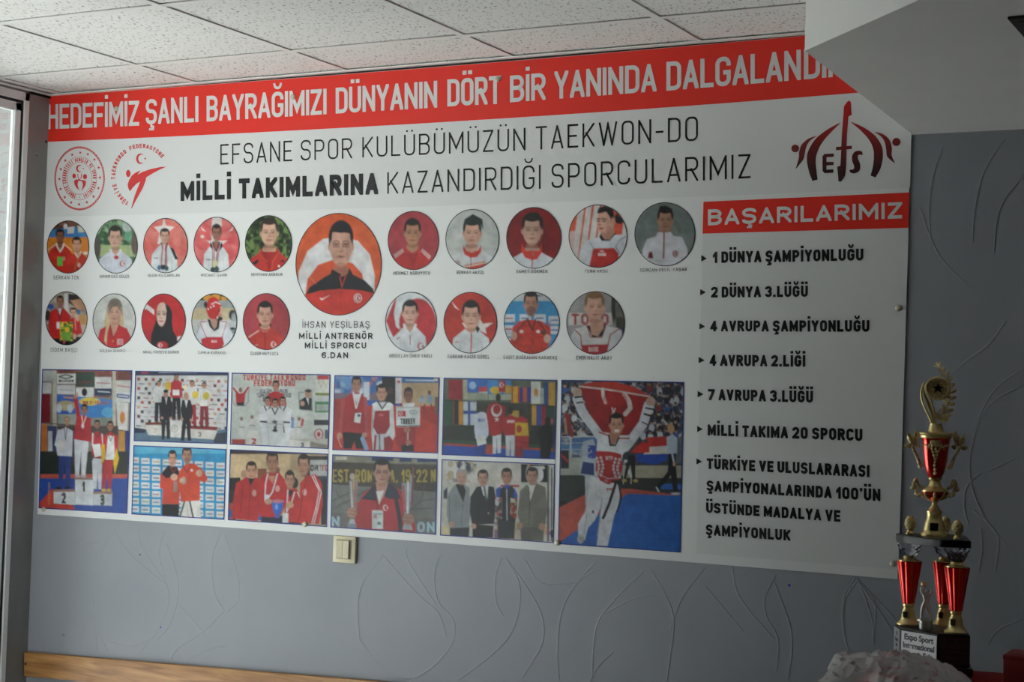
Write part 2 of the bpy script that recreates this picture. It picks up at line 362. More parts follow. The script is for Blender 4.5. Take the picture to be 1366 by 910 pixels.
# stroke lettering -------------------------------------------------------------
GL = {
'A': (1.05, [[(0,0),(.5,1),(1,0)], [(.16,.27),(.84,.27)]]), 'B': (1, [[(0,0),(0,1),(.97,1,1),(.97,.53,1),(0,.53)], [(0,.53),(1,.53,1),(1,0,1),(0,0)]]),
'C': (1, [[(1,.75),(1,1,1),(0,1,1),(0,0,1),(1,0,1),(1,.25)]]), 'D': (1, [[(0,.5),(0,1),(1,1,1),(1,0,1),(0,0),(0,.5)]]),
'E': (.88, [[(1,1),(0,1),(0,0),(1,0)], [(0,.5),(.85,.5)]]), 'F': (.86, [[(1,1),(0,1),(0,0)], [(0,.48),(.85,.48)]]),
'G': (1, [[(1,.72),(1,1,1),(0,1,1),(0,0,1),(1,0,1),(1,.46),(.52,.46)]]), 'H': (1, [[(0,0),(0,1)], [(1,0),(1,1)], [(0,.5),(1,.5)]]),
'I': (0, [[(0,0),(0,1)]]), 'J': (.8, [[(1,1),(1,0,1),(0,0,1),(0,.25)]]), 'K': (1, [[(0,0),(0,1)], [(1,1),(.02,.36)], [(.32,.56),(1,0)]]),
'L': (.82, [[(0,1),(0,0),(1,0)]]), 'M': (1.35, [[(0,0),(0,1),(.5,.22),(1,1),(1,0)]]), 'N': (1.05, [[(0,0),(0,1),(1,0),(1,1)]]),
'O': (1, [[(.5,1),(1,1,1),(1,0,1),(0,0,1),(0,1,1),(.5,1)]]), 'P': (.98, [[(0,0),(0,1),(1,1,1),(1,.44,1),(0,.44)]]),
'R': (1, [[(0,0),(0,1),(1,1,1),(1,.46,1),(0,.46)], [(.5,.46),(1,0)]]), 'S': (1, [[(1,.77),(1,1,1),(0,1,1),(0,.52,1),(1,.52,1),(1,0,1),(0,0,1),(0,.23)]]),
'T': (.95, [[(0,1),(1,1)], [(.5,1),(.5,0)]]), 'U': (1, [[(0,1),(0,0,1),(1,0,1),(1,1)]]), 'V': (1.05, [[(0,1),(.5,0),(1,1)]]),
'W': (1.6, [[(0,1),(.25,0),(.5,.95),(.75,0),(1,1)]]), 'Y': (1, [[(0,1),(.5,.42),(1,1)], [(.5,.46),(.5,0)]]), 'Z': (.9, [[(0,1),(1,1),(0,0),(1,0)]]),
'0': (1, [[(.5,1),(1,1,1),(1,0,1),(0,0,1),(0,1,1),(.5,1)]]), '1': (.45, [[(0,.72),(1,1),(1,0)]]), '2': (1, [[(0,.72),(0,1,1),(1,1,1),(1,.6,.5),(0,0),(1,0)]]),
'3': (1, [[(0,.77),(0,1,1),(1,1,1),(1,.53,1),(.35,.53)], [(.35,.53),(1,.53,1),(1,0,1),(0,0,1),(0,.23)]]), '4': (1.05, [[(.72,0),(.72,1),(0,.24),(1,.24)]]),
'5': (1, [[(1,1),(0,1),(0,.58),(1,.58,1),(1,0,1),(0,0,1),(0,.22)]]), '6': (1, [[(1,.79),(1,1,1),(0,1,1),(0,0,1),(1,0,1),(1,.56,1),(0,.56)]]),
'7': (1, [[(0,1),(1,1),(.3,0)]]), '9': (1, [[(0,.24),(0,0,1),(1,0,1),(1,1,1),(0,1,1),(0,.44,1),(1,.44)]]),
'-': (.55, [[(0,.45),(1,.45)]]), '.': (0, []), ',': (0, []), "'": (0, []), ' ': (.35, []), '/': (.7, [[(0,0),(1,1)]])}
ACC = {'İ': 'I', 'Ş': 'S', 'Ğ': 'G', 'Ü': 'U', 'Ö': 'O', 'Ç': 'C'}
def fillet(P, R):
    out = []
    for i, p in enumerate(P):
        if len(p) < 3 or i in (0, len(P)-1): out.append(np.array(p[:2])); continue
        a, b, c = np.array(P[i-1][:2]), np.array(p[:2]), np.array(P[i+1][:2])
        u = a-b; v = c-b; lu, lv = np.linalg.norm(u), np.linalg.norm(v)
        ru = min(R*p[2], lu*(.5 if len(P[i-1]) > 2 and 0 < i-1 else .75)); rv = min(R*p[2], lv*(.5 if len(P[i+1]) > 2 and i+1 < len(P)-1 else .75))
        A = b+u/lu*ru; B = b+v/lv*rv
        for k in range(6):
            th = k/5*math.pi/2
            out.append(b+(A-b)*(1-math.sin(th))+(B-b)*(1-math.cos(th)))
    return [q for k, q in enumerate(out) if k == 0 or np.linalg.norm(q-out[k-1]) > 1e-7]
def clip(poly, lo, hi, ax):
    for s, lim in ((1, lo), (-1, hi)):
        o = []
        for i in range(len(poly)):
            a, b = poly[i], poly[(i+1) % len(poly)]; da, db = s*(a[ax]-lim), s*(b[ax]-lim)
            if da >= 0: o.append(a)
            if (da >= 0) != (db >= 0): o.append(a+(b-a)*(da/(da-db)))
        poly = o
        if len(poly) < 3: return []
    return poly
def stroke(P, sw, lo, hi, wlo, whi, free=False):
    polys = []; h = sw/2; closed = np.linalg.norm(P[0]-P[-1]) < 1e-7
    P = [p.copy() for p in P]
    if not closed:
        for a, b in ((0, 1), (-1, -2)):
            d = P[a]-P[b]; d /= np.linalg.norm(d)
            if min(abs(d[0]), abs(d[1])) > .03: P[a] += d*sw*.9
            elif free or (abs(d[0]) < abs(d[1]) and (abs(P[a][1]-lo-sw/2) < 1e-6 or abs(P[a][1]-hi+sw/2) < 1e-6)) or (abs(d[0]) > abs(d[1]) and (abs(P[a][0]-wlo-sw/2) < (whi-wlo)*.2 or abs(P[a][0]-whi+sw/2) < (whi-wlo)*.2)): P[a] += d*sw*.5
    n = len(P)
    for i in range(n-1):
        d = P[i+1]-P[i]; l = np.linalg.norm(d)
        if l < 1e-9: continue
        d /= l; nn = np.array([-d[1], d[0]])*h
        polys.append([P[i]+nn, P[i]-nn, P[i+1]-nn, P[i+1]+nn])
        j = i+1
        if j < n-1 or closed:
            nx = P[j+1] if j < n-1 else P[1]; e = nx-P[j]; e /= np.linalg.norm(e); cr = d[0]*e[1]-d[1]*e[0]; dt = d@e
            if abs(cr) > 1e-4:
                s = -1 if cr > 0 else 1; ne = np.array([-e[1], e[0]])*h
                A, B = P[j]+s*nn, P[j]+s*ne; m = nn+ne; k = m@m
                tip = P[j]+s*m*(2*h*h/k) if k > .12*h*h else (A+B)/2
                polys.append([P[j], A, tip, B])
    out = []
    for p in polys:
        q = clip(p, lo, hi, 1)
        if q: q = clip(q, wlo, whi, 0)
        if q: out.append(q)
    return out
def disc(x, y, r, n=10): return [np.array([x+r*math.cos(2*math.pi*k/n), y+r*math.sin(2*math.pi*k/n)]) for k in range(n)]
def layout(s, L, H, sw, trk, sq=1.0, rnd=.5):
    "polygons (physical units) of the string set to width L and cap height H"
    ws = []
    for ch in s:
        g = GL[ACC.get(ch, ch)]; ws.append(g[0])
    n = len(s); fixed = sum(sw if (w > 0 and ch != ' ') or ACC.get(ch, ch) in 'I' else (sw if ch in ".,'" else 0) for w, ch in zip(ws, s))
    tot = sum(ws)+trk*(n-1); u = (L-fixed)/tot if tot > 1e-6 else 0; x = 0; out = []
    for ch, gw in zip(s, ws):
        base = ACC.get(ch, ch); cw = gw*u
        if ch == ' ': x += cw+trk*u; continue
        x0, x1 = x+sw/2, x+sw/2+cw; lo, hi = 0, H; cx = (x0+x1)/2
        if ch == '.': out.append([np.array(q) for q in ((x, 0), (x+sw, 0), (x+sw, sw), (x, sw))])
        elif ch in ",'":
            y = sw if ch == ',' else H
            out.append([np.array(q) for q in ((x, y-sw), (x+sw, y-sw), (x+sw, y), (x, y))]); out.append([np.array(q) for q in ((x+sw*.4, y-sw), (x+sw, y-sw), (x+sw*.2, y-1.8*sw))])
        for st in GL[base][1]:
            P = [(x0+p[0]*cw, sw/2+p[1]*(H-sw))+tuple(p[2:]) for p in st]
            P = fillet(P, max(cw, .3*H)*rnd*sq)
            out += stroke(P, sw, lo, hi, x0-sw/2, x1+sw/2)
        dr = sw*.55; g = H*.13
        if ch == 'İ': out.append([np.array(q) for q in ((cx-dr, H+g), (cx+dr, H+g), (cx+dr, H+g+1.8*dr), (cx-dr, H+g+1.8*dr))])
        if ch in 'ÜÖ':
            o = max(cw*.27, dr*1.4)
            for sx in (-o, o): out.append([np.array(q) for q in ((cx+sx-dr, H+g), (cx+sx+dr, H+g), (cx+sx+dr, H+g+1.8*dr), (cx+sx-dr, H+g+1.8*dr))])
        if ch == 'Ğ':
            r = cw*.33; P = [np.array([cx-r*math.cos(k*math.pi/6), H+g*1.9-r*.75*math.sin(k*math.pi/6)]) for k in range(7)]; out += stroke(P, sw*.7, -9, 9, -99, 99)
        if ch in 'ŞÇ':
            a = sw*.75; P = [np.array(q) for q in ((cx, .02*H), (cx, -.09*H), (cx+a*.9, -.1*H), (cx+a*.8, -.2*H), (cx-a, -.2*H))]; out += stroke(P, a*.8, -9, 9, -99, 99)
        x += sw+cw+trk*u
    return out
def text(name, s, q, col, sw, trk=.42, depth=.0009, sq=1.0, fr=None, rnd=.5):
    "q = x0, top0, bottom0, x1, top1, bottom1 in pixels"
    x0, t0, b0, x1, t1, b1 = q
    c = [W(x0, b0), W(x1, b1), W(x1, t1), W(x0, t0)]
    L = (np.linalg.norm(c[1]-c[0])+np.linalg.norm(c[2]-c[3]))/2; H = (np.linalg.norm(c[3]-c[0])+np.linalg.norm(c[2]-c[1]))/2
    V = []; F = []
    for p in layout(s, L, H, sw*H, trk, sq, rnd):
        i = len(V); V += [((1-a/L)*(1-b/H)*c[0]+(a/L)*(1-b/H)*c[1]+(a/L)*(b/H)*c[2]+(1-a/L)*(b/H)*c[3]) for a, b in p]; F.append(tuple(range(i, i+len(p))))
    V = np.array(V); V[:, 1] = -(D0+depth); F = orient(V, F)
    for k, f in enumerate(F): V[list(f), 1] -= (k % 9)*1.2e-5
    o = mesh(name, V, F, M_ink, banner); ca = o.data.color_attributes.new('Col', 'FLOAT_COLOR', 'POINT')
    cc = np.ones((len(V), 4)); cc[:, :3] = col; ca.data.foreach_set('color', cc.ravel()); return pz(o)
LW = [.65, .66, .66]
for s, q in (('HEDEFİMİZ', (64.8,139.8,172.7,186.8,134.5,167.9)), ('ŞANLI', (195.6,133,166.4,265.8,128.4,163)), ('BAYRAĞIMIZI', (276.7,128.4,162.5,436.7,118.6,152.6)),
    ('DÜNYANIN', (448.8,117.5,151.9,584.2,108,143.8)), ('DÖRT', (597.7,106.5,142.4,669.5,101,138.7)), ('BİR', (681.2,101.4,136.9,728.7,97.3,133.4)), ('YANINDA', (740.4,95.9,132.5,876.6,84.9,122.2)),
    ('DALGALAN', (889.7,83.1,121.5,1069,66.6,106.9)), ('DIRMAK', (1073,66.2,106.4,1209,53.5,95))):
    text('headline_word', s, q, LW, .15, .16, rnd=.45)
for s, q, sw in (('EFSANE', (295,192.9,220,390.9,187.7,215.2), .085), ('SPOR', (402.3,187.4,214.5,470.7,184.4,211.5), .085), ('KULÜBÜMÜZÜN', (484.3,183.4,210.4,701.7,170.9,200.9), .085), ('TAEKWON-DO', (715.5,169.1,200.2,931.8,155.5,188.1), .085),
    ('MİLLİ', (242,242.7,268.6,309,239,266), .24), ('TAKIMLARINA', (319.6,238.6,265.3,505.5,230.9,259.5), .24), ('KAZANDIRDIĞI', (517.6,230.2,258.8,722,220.3,252.2), .085), ('SPORCULARIMIZ', (736.7,219.2,251.4,1002,205.7,237.9), .085)):
    text('title_word', s, q, BLK, sw, .42 if sw < .2 else .3, rnd=.42)
text('box_heading', 'BAŞARILARIMIZ', (945.2,279.7,301,1203.9,269.9,291.5), LW, .2, .26)
LST = [('1 DÜNYA ŞAMPİYONLUĞU', (951.7,336,351.2,1152.3,331.9,347.9)), ('2 DÜNYA 3.LÜĞÜ', (949.3,382.9,397.2,1078.4,381.2,396.3)), ('4 AVRUPA ŞAMPİYONLUĞU', (948.1,428,442.3,1160.3,427.2,442.9)),
 ('4 AVRUPA 2.LİĞİ', (947.3,473.4,488.3,1074.9,474,489.5)), ('7 AVRUPA 3.LÜĞÜ', (945.2,519.1,533.8,1085.2,521.5,537.5)), ('MİLLİ TAKIMA 20 SPORCU', (944.8,566.2,580.9,1151,572.3,588.6)),
 ('TÜRKİYE VE ULUSLARARASI', (943.6,611.4,625.5,1160.5,620.6,636.9)), ("ŞAMPİYONALARINDA 100'ÜN", (943.3,640.9,654.8,1175,652.3,668.9)), ('ÜSTÜNDE MADALYA VE', (942.7,670.2,684,1121.8,680.9,696.3)), ('ŞAMPİYONLUK', (942.4,699.4,713.8,1055,706.8,721.5))]
for s, q in LST: text('list_line', s, q, BLK, .235, .3)
for x, y in ((935.4,345),(934,390),(933,435.5),(932,480.6),(930.6,526),(930,572.6),(929,615.8)):
    pz(inkmesh('list_arrow', [(x, y-4.4), (x, y+4.2), (x+7.6, y)], [(0, 1, 2)], [BLK]*3, D0+.0009, banner))
CAP = [('SERKAN TOK', (72.4,367.8,373,106.6,367.9,373), .13), ('ORHAN GAZİ GÜLER', (134.2,367,371,173.3,366.8,371), .13), ('NEDİM KILIÇARSLAN', (198.5,365.7,369.6,240.7,365.5,369.4), .13), ('MÜCAHİT ŞAHİN', (269.2,365.4,369.2,303.5,365.2,369), .13),
 ('SEYİTHAN AKBALIK', (336,364.5,368.6,378,364.2,368.3), .13), ('MEHMET KORUYUCU', (525.6,362.4,367,574.6,362,366.6), .13), ('BERKAY AKYOL', (610.1,361.5,365.9,647.3,361.2,365.7), .13), ('SAMET GÖKMEN', (689.5,360.2,364.8,731,359.8,364.5), .13),
 ('TUNA AKSU', (780.7,360,364.2,811.2,359.8,364), .13), ('SERCAN CELİL YAŞAR', (854.6,358.2,362.6,917.2,357.3,361.8), .13), ('DİDEM BAŞÇI', (68.9,464.2,469.4,104.1,464.3,469.5), .13), ('GÜLŞAH DEMİRCİ', (134,466.2,470,168,466.2,470), .13),
 ('NİHAL FİRDEVS DURAN', (192.3,467.9,471.8,239.5,468,471.9), .13), ('DAMLA KARAKUL', (265.4,468.5,472.4,302.8,468.7,472.6), .13), ('ÖZGÜR MUTLUCA', (335.2,469.7,474,372.5,469.9,474.2), .13), ('ABDULLAH ÖMER YARLI', (520.1,472.3,477,576.7,472.7,477.4), .13),
 ('FURKAN KADİR GÜREL', (598.4,473.3,478.2,654,473.8,478.8), .13), ('SABİT BUĞRAHAN KARAKAŞ', (672.4,474.5,479.2,743.9,475,479.7), .13), ('EMİR HALİT AKAY', (769.7,474.9,480,817.3,475.1,480.3), .13),
 ('İHSAN YEŞİLBAŞ', (404.6,428.7,437.6,493.9,428.5,437.6), .12), ('MİLLİ ANTRENÖR', (400,444.2,452.2,498,444.3,452.5), .21), ('MİLLİ SPORCU', (407.6,456.9,464.9,489.3,457.1,465.1), .21), ('6.DAN', (430,470,478,465.3,470.2,478.2), .21)]
for s, q, sw in CAP: text('caption', s, q, [.03, .03, .034], sw if sw > .15 else .115, .5)

# emblems ----------------------------------------------------------------------
def shapes(name, polys, cols, depth=.0009, off=(0, 0), sc=1.0, grad=None, layers=None):
    V = []; F = []; C = []
    for k, p in enumerate(polys):
        i = len(V); p = [(x/sc+off[0], y/sc+off[1]) for x, y in p]; V += p; F.append(tuple(range(i, i+len(p))))
        for x, y in p: C.append(grad(x, y) if grad else cols[k] if isinstance(cols[0], (list, tuple)) else cols)
    o = pz(inkmesh(name, V, F, C, D0+depth, banner))
    for k, f in enumerate(F):
        for i in f: o.data.vertices[i].co.y -= (k % 9)*1.2e-5
    return o
def ell(cx, cy, rx, ry, n=24, a0=0, a1=360): return [(cx+rx*math.cos(math.radians(a0+(a1-a0)*k/n)), cy+ry*math.sin(math.radians(a0+(a1-a0)*k/n))) for k in range(n+(a1-a0 < 360))]
def ringp(cx, cy, rx, ry, t, n=60):
    o = []
    for k in range(n):
        a, b = 2*math.pi*k/n, 2*math.pi*(k+1)/n
        o.append([(cx+(rx+s)*math.cos(q), cy+(ry+s)*math.sin(q)) for q, s in ((a, t/2), (b, t/2), (b, -t/2), (a, -t/2))])
    return o
def starp(cx, cy, rx, ry, rot=0):
    return [(cx+(rx if k % 2 == 0 else rx*.4)*math.sin(math.pi*k/5+rot), cy-(ry if k % 2 == 0 else ry*.4)*math.cos(math.pi*k/5+rot)) for k in range(10)]
def crescp(cx, cy, rx, ry, t=.78, sh=.30, rot=0):
    a = [(math.cos(q), math.sin(q)) for q in np.linspace(math.radians(38), math.radians(322), 22)]
    b = [(sh+t*math.cos(q), t*math.sin(q)) for q in np.linspace(math.radians(308), math.radians(52), 20)]
    c, s = math.cos(rot), math.sin(rot)
    return [(cx+rx*(x*c-y*s), cy+ry*(x*s+y*c)) for x, y in a+b]
def arctext(s, cx, cy, rx, ry, a0, a1, h, sw):
    "letters along an ellipse, angles in degrees clockwise from the top"
    out = []; n = len(s)
    for i, ch in enumerate(s):
        if ch == ' ': continue
        a = math.radians(a0+(a1-a0)*(i+.5)/n); step = abs(a1-a0)/n*math.pi/180*(rx+ry)/2*.72
        X, Y = cx+rx*math.sin(a), cy-ry*math.cos(a)
        tx, ty = math.cos(a)*rx, math.sin(a)*ry; l = math.hypot(tx, ty); tx /= l; ty /= l; nx, ny = math.sin(a), -math.cos(a)
        ww = step if GL[ACC.get(ch, ch)][0] > 0 else sw*h
        for p in layout(ch, ww, h, sw*h, 0): out.append([(X+(q[0]-ww/2)*tx+q[1]*nx, Y+(q[0]-ww/2)*ty+q[1]*ny) for q in p])
    return out
LR = [.62, .035, .03]
P = []
for k in range(90):     # rope ring
    a = 2*math.pi*k/90; b = a+.05; P.append([(420+r*300/300*math.cos(q)*1.0, 482+r*380/300*math.sin(q)) for q, r in ((a, 306), (b, 306), (b-.035, 286), (a-.035, 286))])
P += ringp(420, 482, 304, 383, 5, 70)+ringp(420, 482, 208, 262, 4, 60)+ringp(418, 482, 152, 195, 4, 60)
for x, y in ((330,195),(428,170),(520,188),(600,254),(653,352),(668,472),(648,601),(590,703),(508,772),(413,798),(318,776),(240,711),(188,612),(175,490),(192,370),(247,266)): P.append(starp(x, y, 19, 23))
P += arctext('TÜRKİYE CUMHURİYETİ GENÇLİK VE SPOR BAKANLIĞI', 420, 482, 163, 206, -166, 166, 42, .2)
P += [crescp(418, 363, 40, 46), starp(466, 363, 11, 13), starp(415, 711, 9, 11), ell(354, 453, 21, 29), ell(486, 461, 24, 31)]
P += [[(393,430),(398,470),(410,488),(400,500),(380,492),(352,516),(360,560),(385,600),(420,628),(402,590),(396,550),(404,518),(426,505),(416,486),(404,462),(402,430)],
      [(452,425),(446,470),(425,500),(470,505),(497,515),(494,560),(470,600),(440,636),(456,590),(460,550),(450,520),(424,512),(420,500),(436,470),(442,425)]]
shapes('round_emblem', P, LR, off=(60, 185), sc=9.1)
P = arctext('TÜRKİYE TAEKWONDO FEDERASYONE', 420, 480, 300, 330, -153, 52, 48, .2)
P += [crescp(408, 276, 48, 60), starp(464, 274, 15, 17), ell(270, 446, 26, 42),
      [(290,652),(268,615),(262,570),(280,520),(310,470),(350,438),(415,408),(400,428),(376,460),(440,425),(530,395),(640,372),(712,366),(640,398),(560,440),(478,490),(470,530),(440,610),(390,700),(350,770),(310,850),(304,848),(325,770),(345,700),(375,620),(408,540),(370,560),(325,605)]]
shapes('kicking_figure_emblem', P, LR, off=(140, 180), sc=8.667)
def efs(x, y):
    t = min(1, max(0, (y-135)/100)); a = np.array([.60, .012, .010]); b = np.array([.035, .012, .012]); return list(a*(1-t)**1.6+b*(1-(1-t)**1.6))
def quadstrip(c, w):  # curved horn as a polygon: centre points with half widths
    c = spline(c, 6); w = np.interp(np.linspace(0, 1, len(c)), np.linspace(0, 1, len(w)), w); l, r = [], []
    for i, p in enumerate(c):
        t = c[min(i+1, len(c)-1)]-c[max(i-1, 0)]; t /= np.linalg.norm(t); l.append((p[0]-t[1]*w[i], p[1]+t[0]*w[i])); r.append((p[0]+t[1]*w[i], p[1]-t[0]*w[i]))
    return [[l[i], l[i+1], r[i+1], r[i]] for i in range(len(l)-1)]
P = []
P += quadstrip([(535,258),(430,335),(320,440),(255,560),(245,650),(260,750),(282,838)], [3,22,38,46,44,38,27])
P += quadstrip([(648,250),(760,320),(860,410),(915,510),(922,610),(905,710),(868,800)], [3,22,38,46,46,40,27])
P += quadstrip([(295,390),(220,430),(170,490),(150,560),(140,620),(90,718)], [2,14,26,30,24,3])
P += quadstrip([(890,350),(960,385),(1010,440),(1030,520),(1035,590),(1087,662)], [2,16,27,30,24,3])
P += [ell(82, 516, 39, 39), ell(1105, 450, 41, 41)]
P += quadstrip([(628,60),(608,100),(596,170),(588,260),(578,400),(572,560),(566,700),(552,780),(530,850)], [22,34,26,26,26,27,29,34,14])
P += [[(628,30),(645,48),(652,180),(630,184),(612,205),(600,120),(600,50)], [(495,500),(655,488),(655,522),(495,535)], [(506,700),(545,690),(545,800),(520,850)]]
P += [[(378,572),(472,568),(472,600),(398,604),(398,652),(470,652),(470,684),(398,688),(398,732),(468,726),(468,762),(380,766),(358,745),(357,595)]]
P += quadstrip([(762,582),(742,562),(700,568),(686,600),(690,640),(706,680),(706,725),(670,748),(632,740)], [3,20,24,30,32,32,30,22,10])
shapes('club_emblem', P, None, off=(1050, 130), sc=7.58, grad=efs)
# ------------------------------------------------------------------ printed pictures
class Pic:
    def __init__(s, X, Y, e, bg): s.X, s.Y, s.e = X, Y, e; s.C = np.tile(np.array(ink(bg)), (len(X), 1))
    def grain(s, sd=1):
        rs = np.random.RandomState(abs(sd)); f = np.ones(len(s.X))
        for cell, am in ((s.e*2.2, .10), (s.e*6, .16), (s.e*18, .14)):
            g = rs.rand(60, 60)-.5; u, v = (s.X/cell) % 59, (s.Y/cell) % 59; i, j = u.astype(int), v.astype(int); fu, fv = u-i, v-j
            f = f*(1+am*2*(g[i, j]*(1-fu)*(1-fv)+g[i+1, j]*fu*(1-fv)+g[i, j+1]*(1-fu)*fv+g[i+1, j+1]*fu*fv))
        s.C = np.clip(s.C*f[:, None], 0, .85)
    def put(s, a, c):
        if isinstance(c, str): c = ink(c)
        a = np.clip(a, 0, 1)[:, None]; s.C = s.C*(1-a)+np.array(c)*a; return s
    def E(s, cx, cy, rx, ry, c, a=1, rot=0):
        x, y = s.X-cx, s.Y-cy
        if rot: q = math.radians(rot); x, y = x*math.cos(q)+y*math.sin(q), -x*math.sin(q)+y*math.cos(q)
        d = (1-np.sqrt((x/rx)**2+(y/ry)**2))*min(rx, ry); return s.put(a*np.clip(.5+d/s.e, 0, 1), c)
    def seg(s, a, b):
        ax, ay = a; dx, dy = b[0]-ax, b[1]-ay; t = np.clip(((s.X-ax)*dx+(s.Y-ay)*dy)/(dx*dx+dy*dy+1e-9), 0, 1)
        return np.hypot(s.X-ax-t*dx, s.Y-ay-t*dy)
    def G(s, P, c, a=1):
        ins = np.zeros(len(s.X), bool); d = np.full(len(s.X), 1e9)
        for i in range(len(P)):
            p, q = P[i], P[(i+1) % len(P)]; d = np.minimum(d, s.seg(p, q))
            if p[1] != q[1]: ins ^= ((p[1] > s.Y) != (q[1] > s.Y)) & (s.X < (q[0]-p[0])*(s.Y-p[1])/(q[1]-p[1])+p[0])
        return s.put(a*np.clip(.5+np.where(ins, d, -d)/s.e, 0, 1), c)
    def R(s, x0, y0, x1, y1, c, a=1): return s.G([(x0, y0), (x1, y0), (x1, y1), (x0, y1)], c, a)
    def L(s, P, w, c, a=1):
        d = np.full(len(s.X), 1e9)
        for p, q in zip(P, P[1:]): d = np.minimum(d, s.seg(p, q))
        return s.put(a*np.clip(.5+(w/2-d)/s.e, 0, 1), c)
    def N(s, x0, y0, x1, y1, cell, cols, a=1, seed=1, th=.5):
        "blotchy patches of the given colours"
        rs = np.random.RandomState(seed)
        for c in cols:
            g = rs.rand(40, 40); u, v = (s.X/cell) % 39, (s.Y/cell) % 39; i, j = u.astype(int), v.astype(int); fu, fv = u-i, v-j
            n = g[i, j]*(1-fu)*(1-fv)+g[i+1, j]*fu*(1-fv)+g[i, j+1]*(1-fu)*fv+g[i+1, j+1]*fu*fv
            m = (s.X > x0) & (s.X < x1) & (s.Y > y0) & (s.Y < y1); s.put(a*np.clip((n-th)*6, 0, 1)*m, c)
        return s
    def T(s, str_, x0, y0, x1, y1, c, sw=.16, a=1):
        "lettering: baseline at y1, caps reach y0"
        for p in layout(str_, x1-x0, y1-y0, sw*(y1-y0), .4): s.G([(x0+q[0], y1-q[1]) for q in p], c, a)
        return s
    def F(s, cx, cy, rx, ry, skin='d9a384', hair='241c1a', top=1.0, glasses=False, dark=.55, turn=0.0, beard=0):
        "head seen from the front: ears, hair, face, brows, eyes, nose, mouth"
        sh = [c*dark for c in ink(skin)]; sh = [sh[0], sh[1]*.85, sh[2]*.8]
        s.E(cx-rx*1.0, cy+ry*.05, rx*.16, ry*.2, skin); s.E(cx+rx*1.0, cy+ry*.05, rx*.16, ry*.2, skin)
        if top: s.E(cx, cy-ry*.35, rx*1.08, ry*.82*top, hair)
        s.E(cx, cy, rx*.98, ry, skin)
        s.E(cx+rx*.75, cy+ry*.15, rx*.32, ry*.75, sh, .28); s.E(cx, cy+ry*.98, rx*.6, ry*.16, sh, .5)
        if beard: s.E(cx, cy+ry*.55, rx*.72, ry*.42, hair, beard)
        if top: s.E(cx, cy-ry*.90, rx*.86, ry*.26, hair); s.E(cx-rx*.92, cy-ry*.5, rx*.13, ry*.30, hair); s.E(cx+rx*.92, cy-ry*.5, rx*.13, ry*.30, hair)
        t = turn*rx
        for k in (-1, 1):
            ex = cx+t+k*rx*.42
            s.L([(ex-rx*.24, cy-ry*.2), (ex+rx*.02, cy-ry*.26), (ex+rx*.24, cy-ry*.2)], ry*.055, hair, .7)
            s.E(ex, cy-ry*.06, rx*.2, ry*.06, '1c1412', .7); s.E(ex, cy-ry*.04, rx*.26, ry*.11, sh, .25)
            if glasses: s.L([(ex-rx*.28, cy-ry*.14), (ex+rx*.28, cy-ry*.14), (ex+rx*.26, cy+ry*.05), (ex-rx*.24, cy+ry*.05), (ex-rx*.28, cy-ry*.14)], ry*.03, '5a1a1a', .9)
        s.L([(cx+t+rx*.06, cy-ry*.05), (cx+t+rx*.1, cy+ry*.22)], ry*.05, sh, .45); s.E(cx+t, cy+ry*.27, rx*.2, ry*.05, sh, .7)
        s.E(cx+t, cy+ry*.53, rx*.33, ry*.055, '8e4138', .8); s.E(cx+t, cy+ry*.64, rx*.22, ry*.03, sh, .4)
        return s
    def body(s, cx, neck, sh_y, sh_w, bot, c, nw, skin='d9a384', vneck=0, coll=None, shade=1):
        s.G([(cx-nw, neck), (cx+nw, neck), (cx+nw*1.1, sh_y+8), (cx, sh_y+vneck*.6+14), (cx-nw*1.1, sh_y+8)], skin)
        s.E(cx, neck, nw, nw*.5, [v*.5 for v in ink(skin)], .55)
        s.G([(cx-nw*1.15, sh_y-6), (cx-sh_w*.62, sh_y+(bot-sh_y)*.14), (cx-sh_w*.93, sh_y+(bot-sh_y)*.33), (cx-sh_w*1.05, bot), (cx+sh_w*1.05, bot), (cx+sh_w*.93, sh_y+(bot-sh_y)*.33), (cx+sh_w*.62, sh_y+(bot-sh_y)*.14), (cx+nw*1.15, sh_y-6), (cx+nw*.7, sh_y+vneck*.5), (cx, sh_y+vneck+6), (cx-nw*.7, sh_y+vneck*.5)], c)
        if coll: s.L([(cx-nw*1.2, sh_y-14), (cx-nw*.9, sh_y+vneck*.4), (cx, sh_y+vneck+12), (cx+nw*.9, sh_y+vneck*.4), (cx+nw*1.2, sh_y-14)], nw*.55, coll)
        if shade:
            k = [v*.6 for v in (ink(c) if isinstance(c, str) else c)]
            s.L([(cx-sh_w*.62, bot), (cx-sh_w*.55, sh_y+(bot-sh_y)*.45)], nw*.22, k, .5); s.L([(cx+sh_w*.62, bot), (cx+sh_w*.55, sh_y+(bot-sh_y)*.45)], nw*.22, k, .5)
        return s
    def fig(s, cx, top, bot, shirt, pants, skin='c98f74', hair='1e1817', w=1.0, gap=1, arms=None, jacket=None):
        "small standing figure"
        h = bot-top; r = h*.062
        s.G([(cx-h*.085*w, top+h*.47), (cx+h*.085*w, top+h*.47), (cx+h*.10*w, bot-h*.02), (cx+h*.02, bot-h*.02), (cx, top+h*.6), (cx-h*.02, bot-h*.02), (cx-h*.10*w, bot-h*.02)], pants)
        s.G([(cx-h*.04, top+h*.13), (cx-h*.115*w, top+h*.19), (cx-h*.135*w, top+h*.48), (cx-h*.09*w, top+h*.52), (cx+h*.09*w, top+h*.52), (cx+h*.135*w, top+h*.48), (cx+h*.115*w, top+h*.19), (cx+h*.04, top+h*.13)], shirt)
        if jacket: s.G([(cx-h*.03, top+h*.14), (cx+h*.03, top+h*.14), (cx, top+h*.3)], jacket)
        k = [v*.55 for v in ink(shirt)]
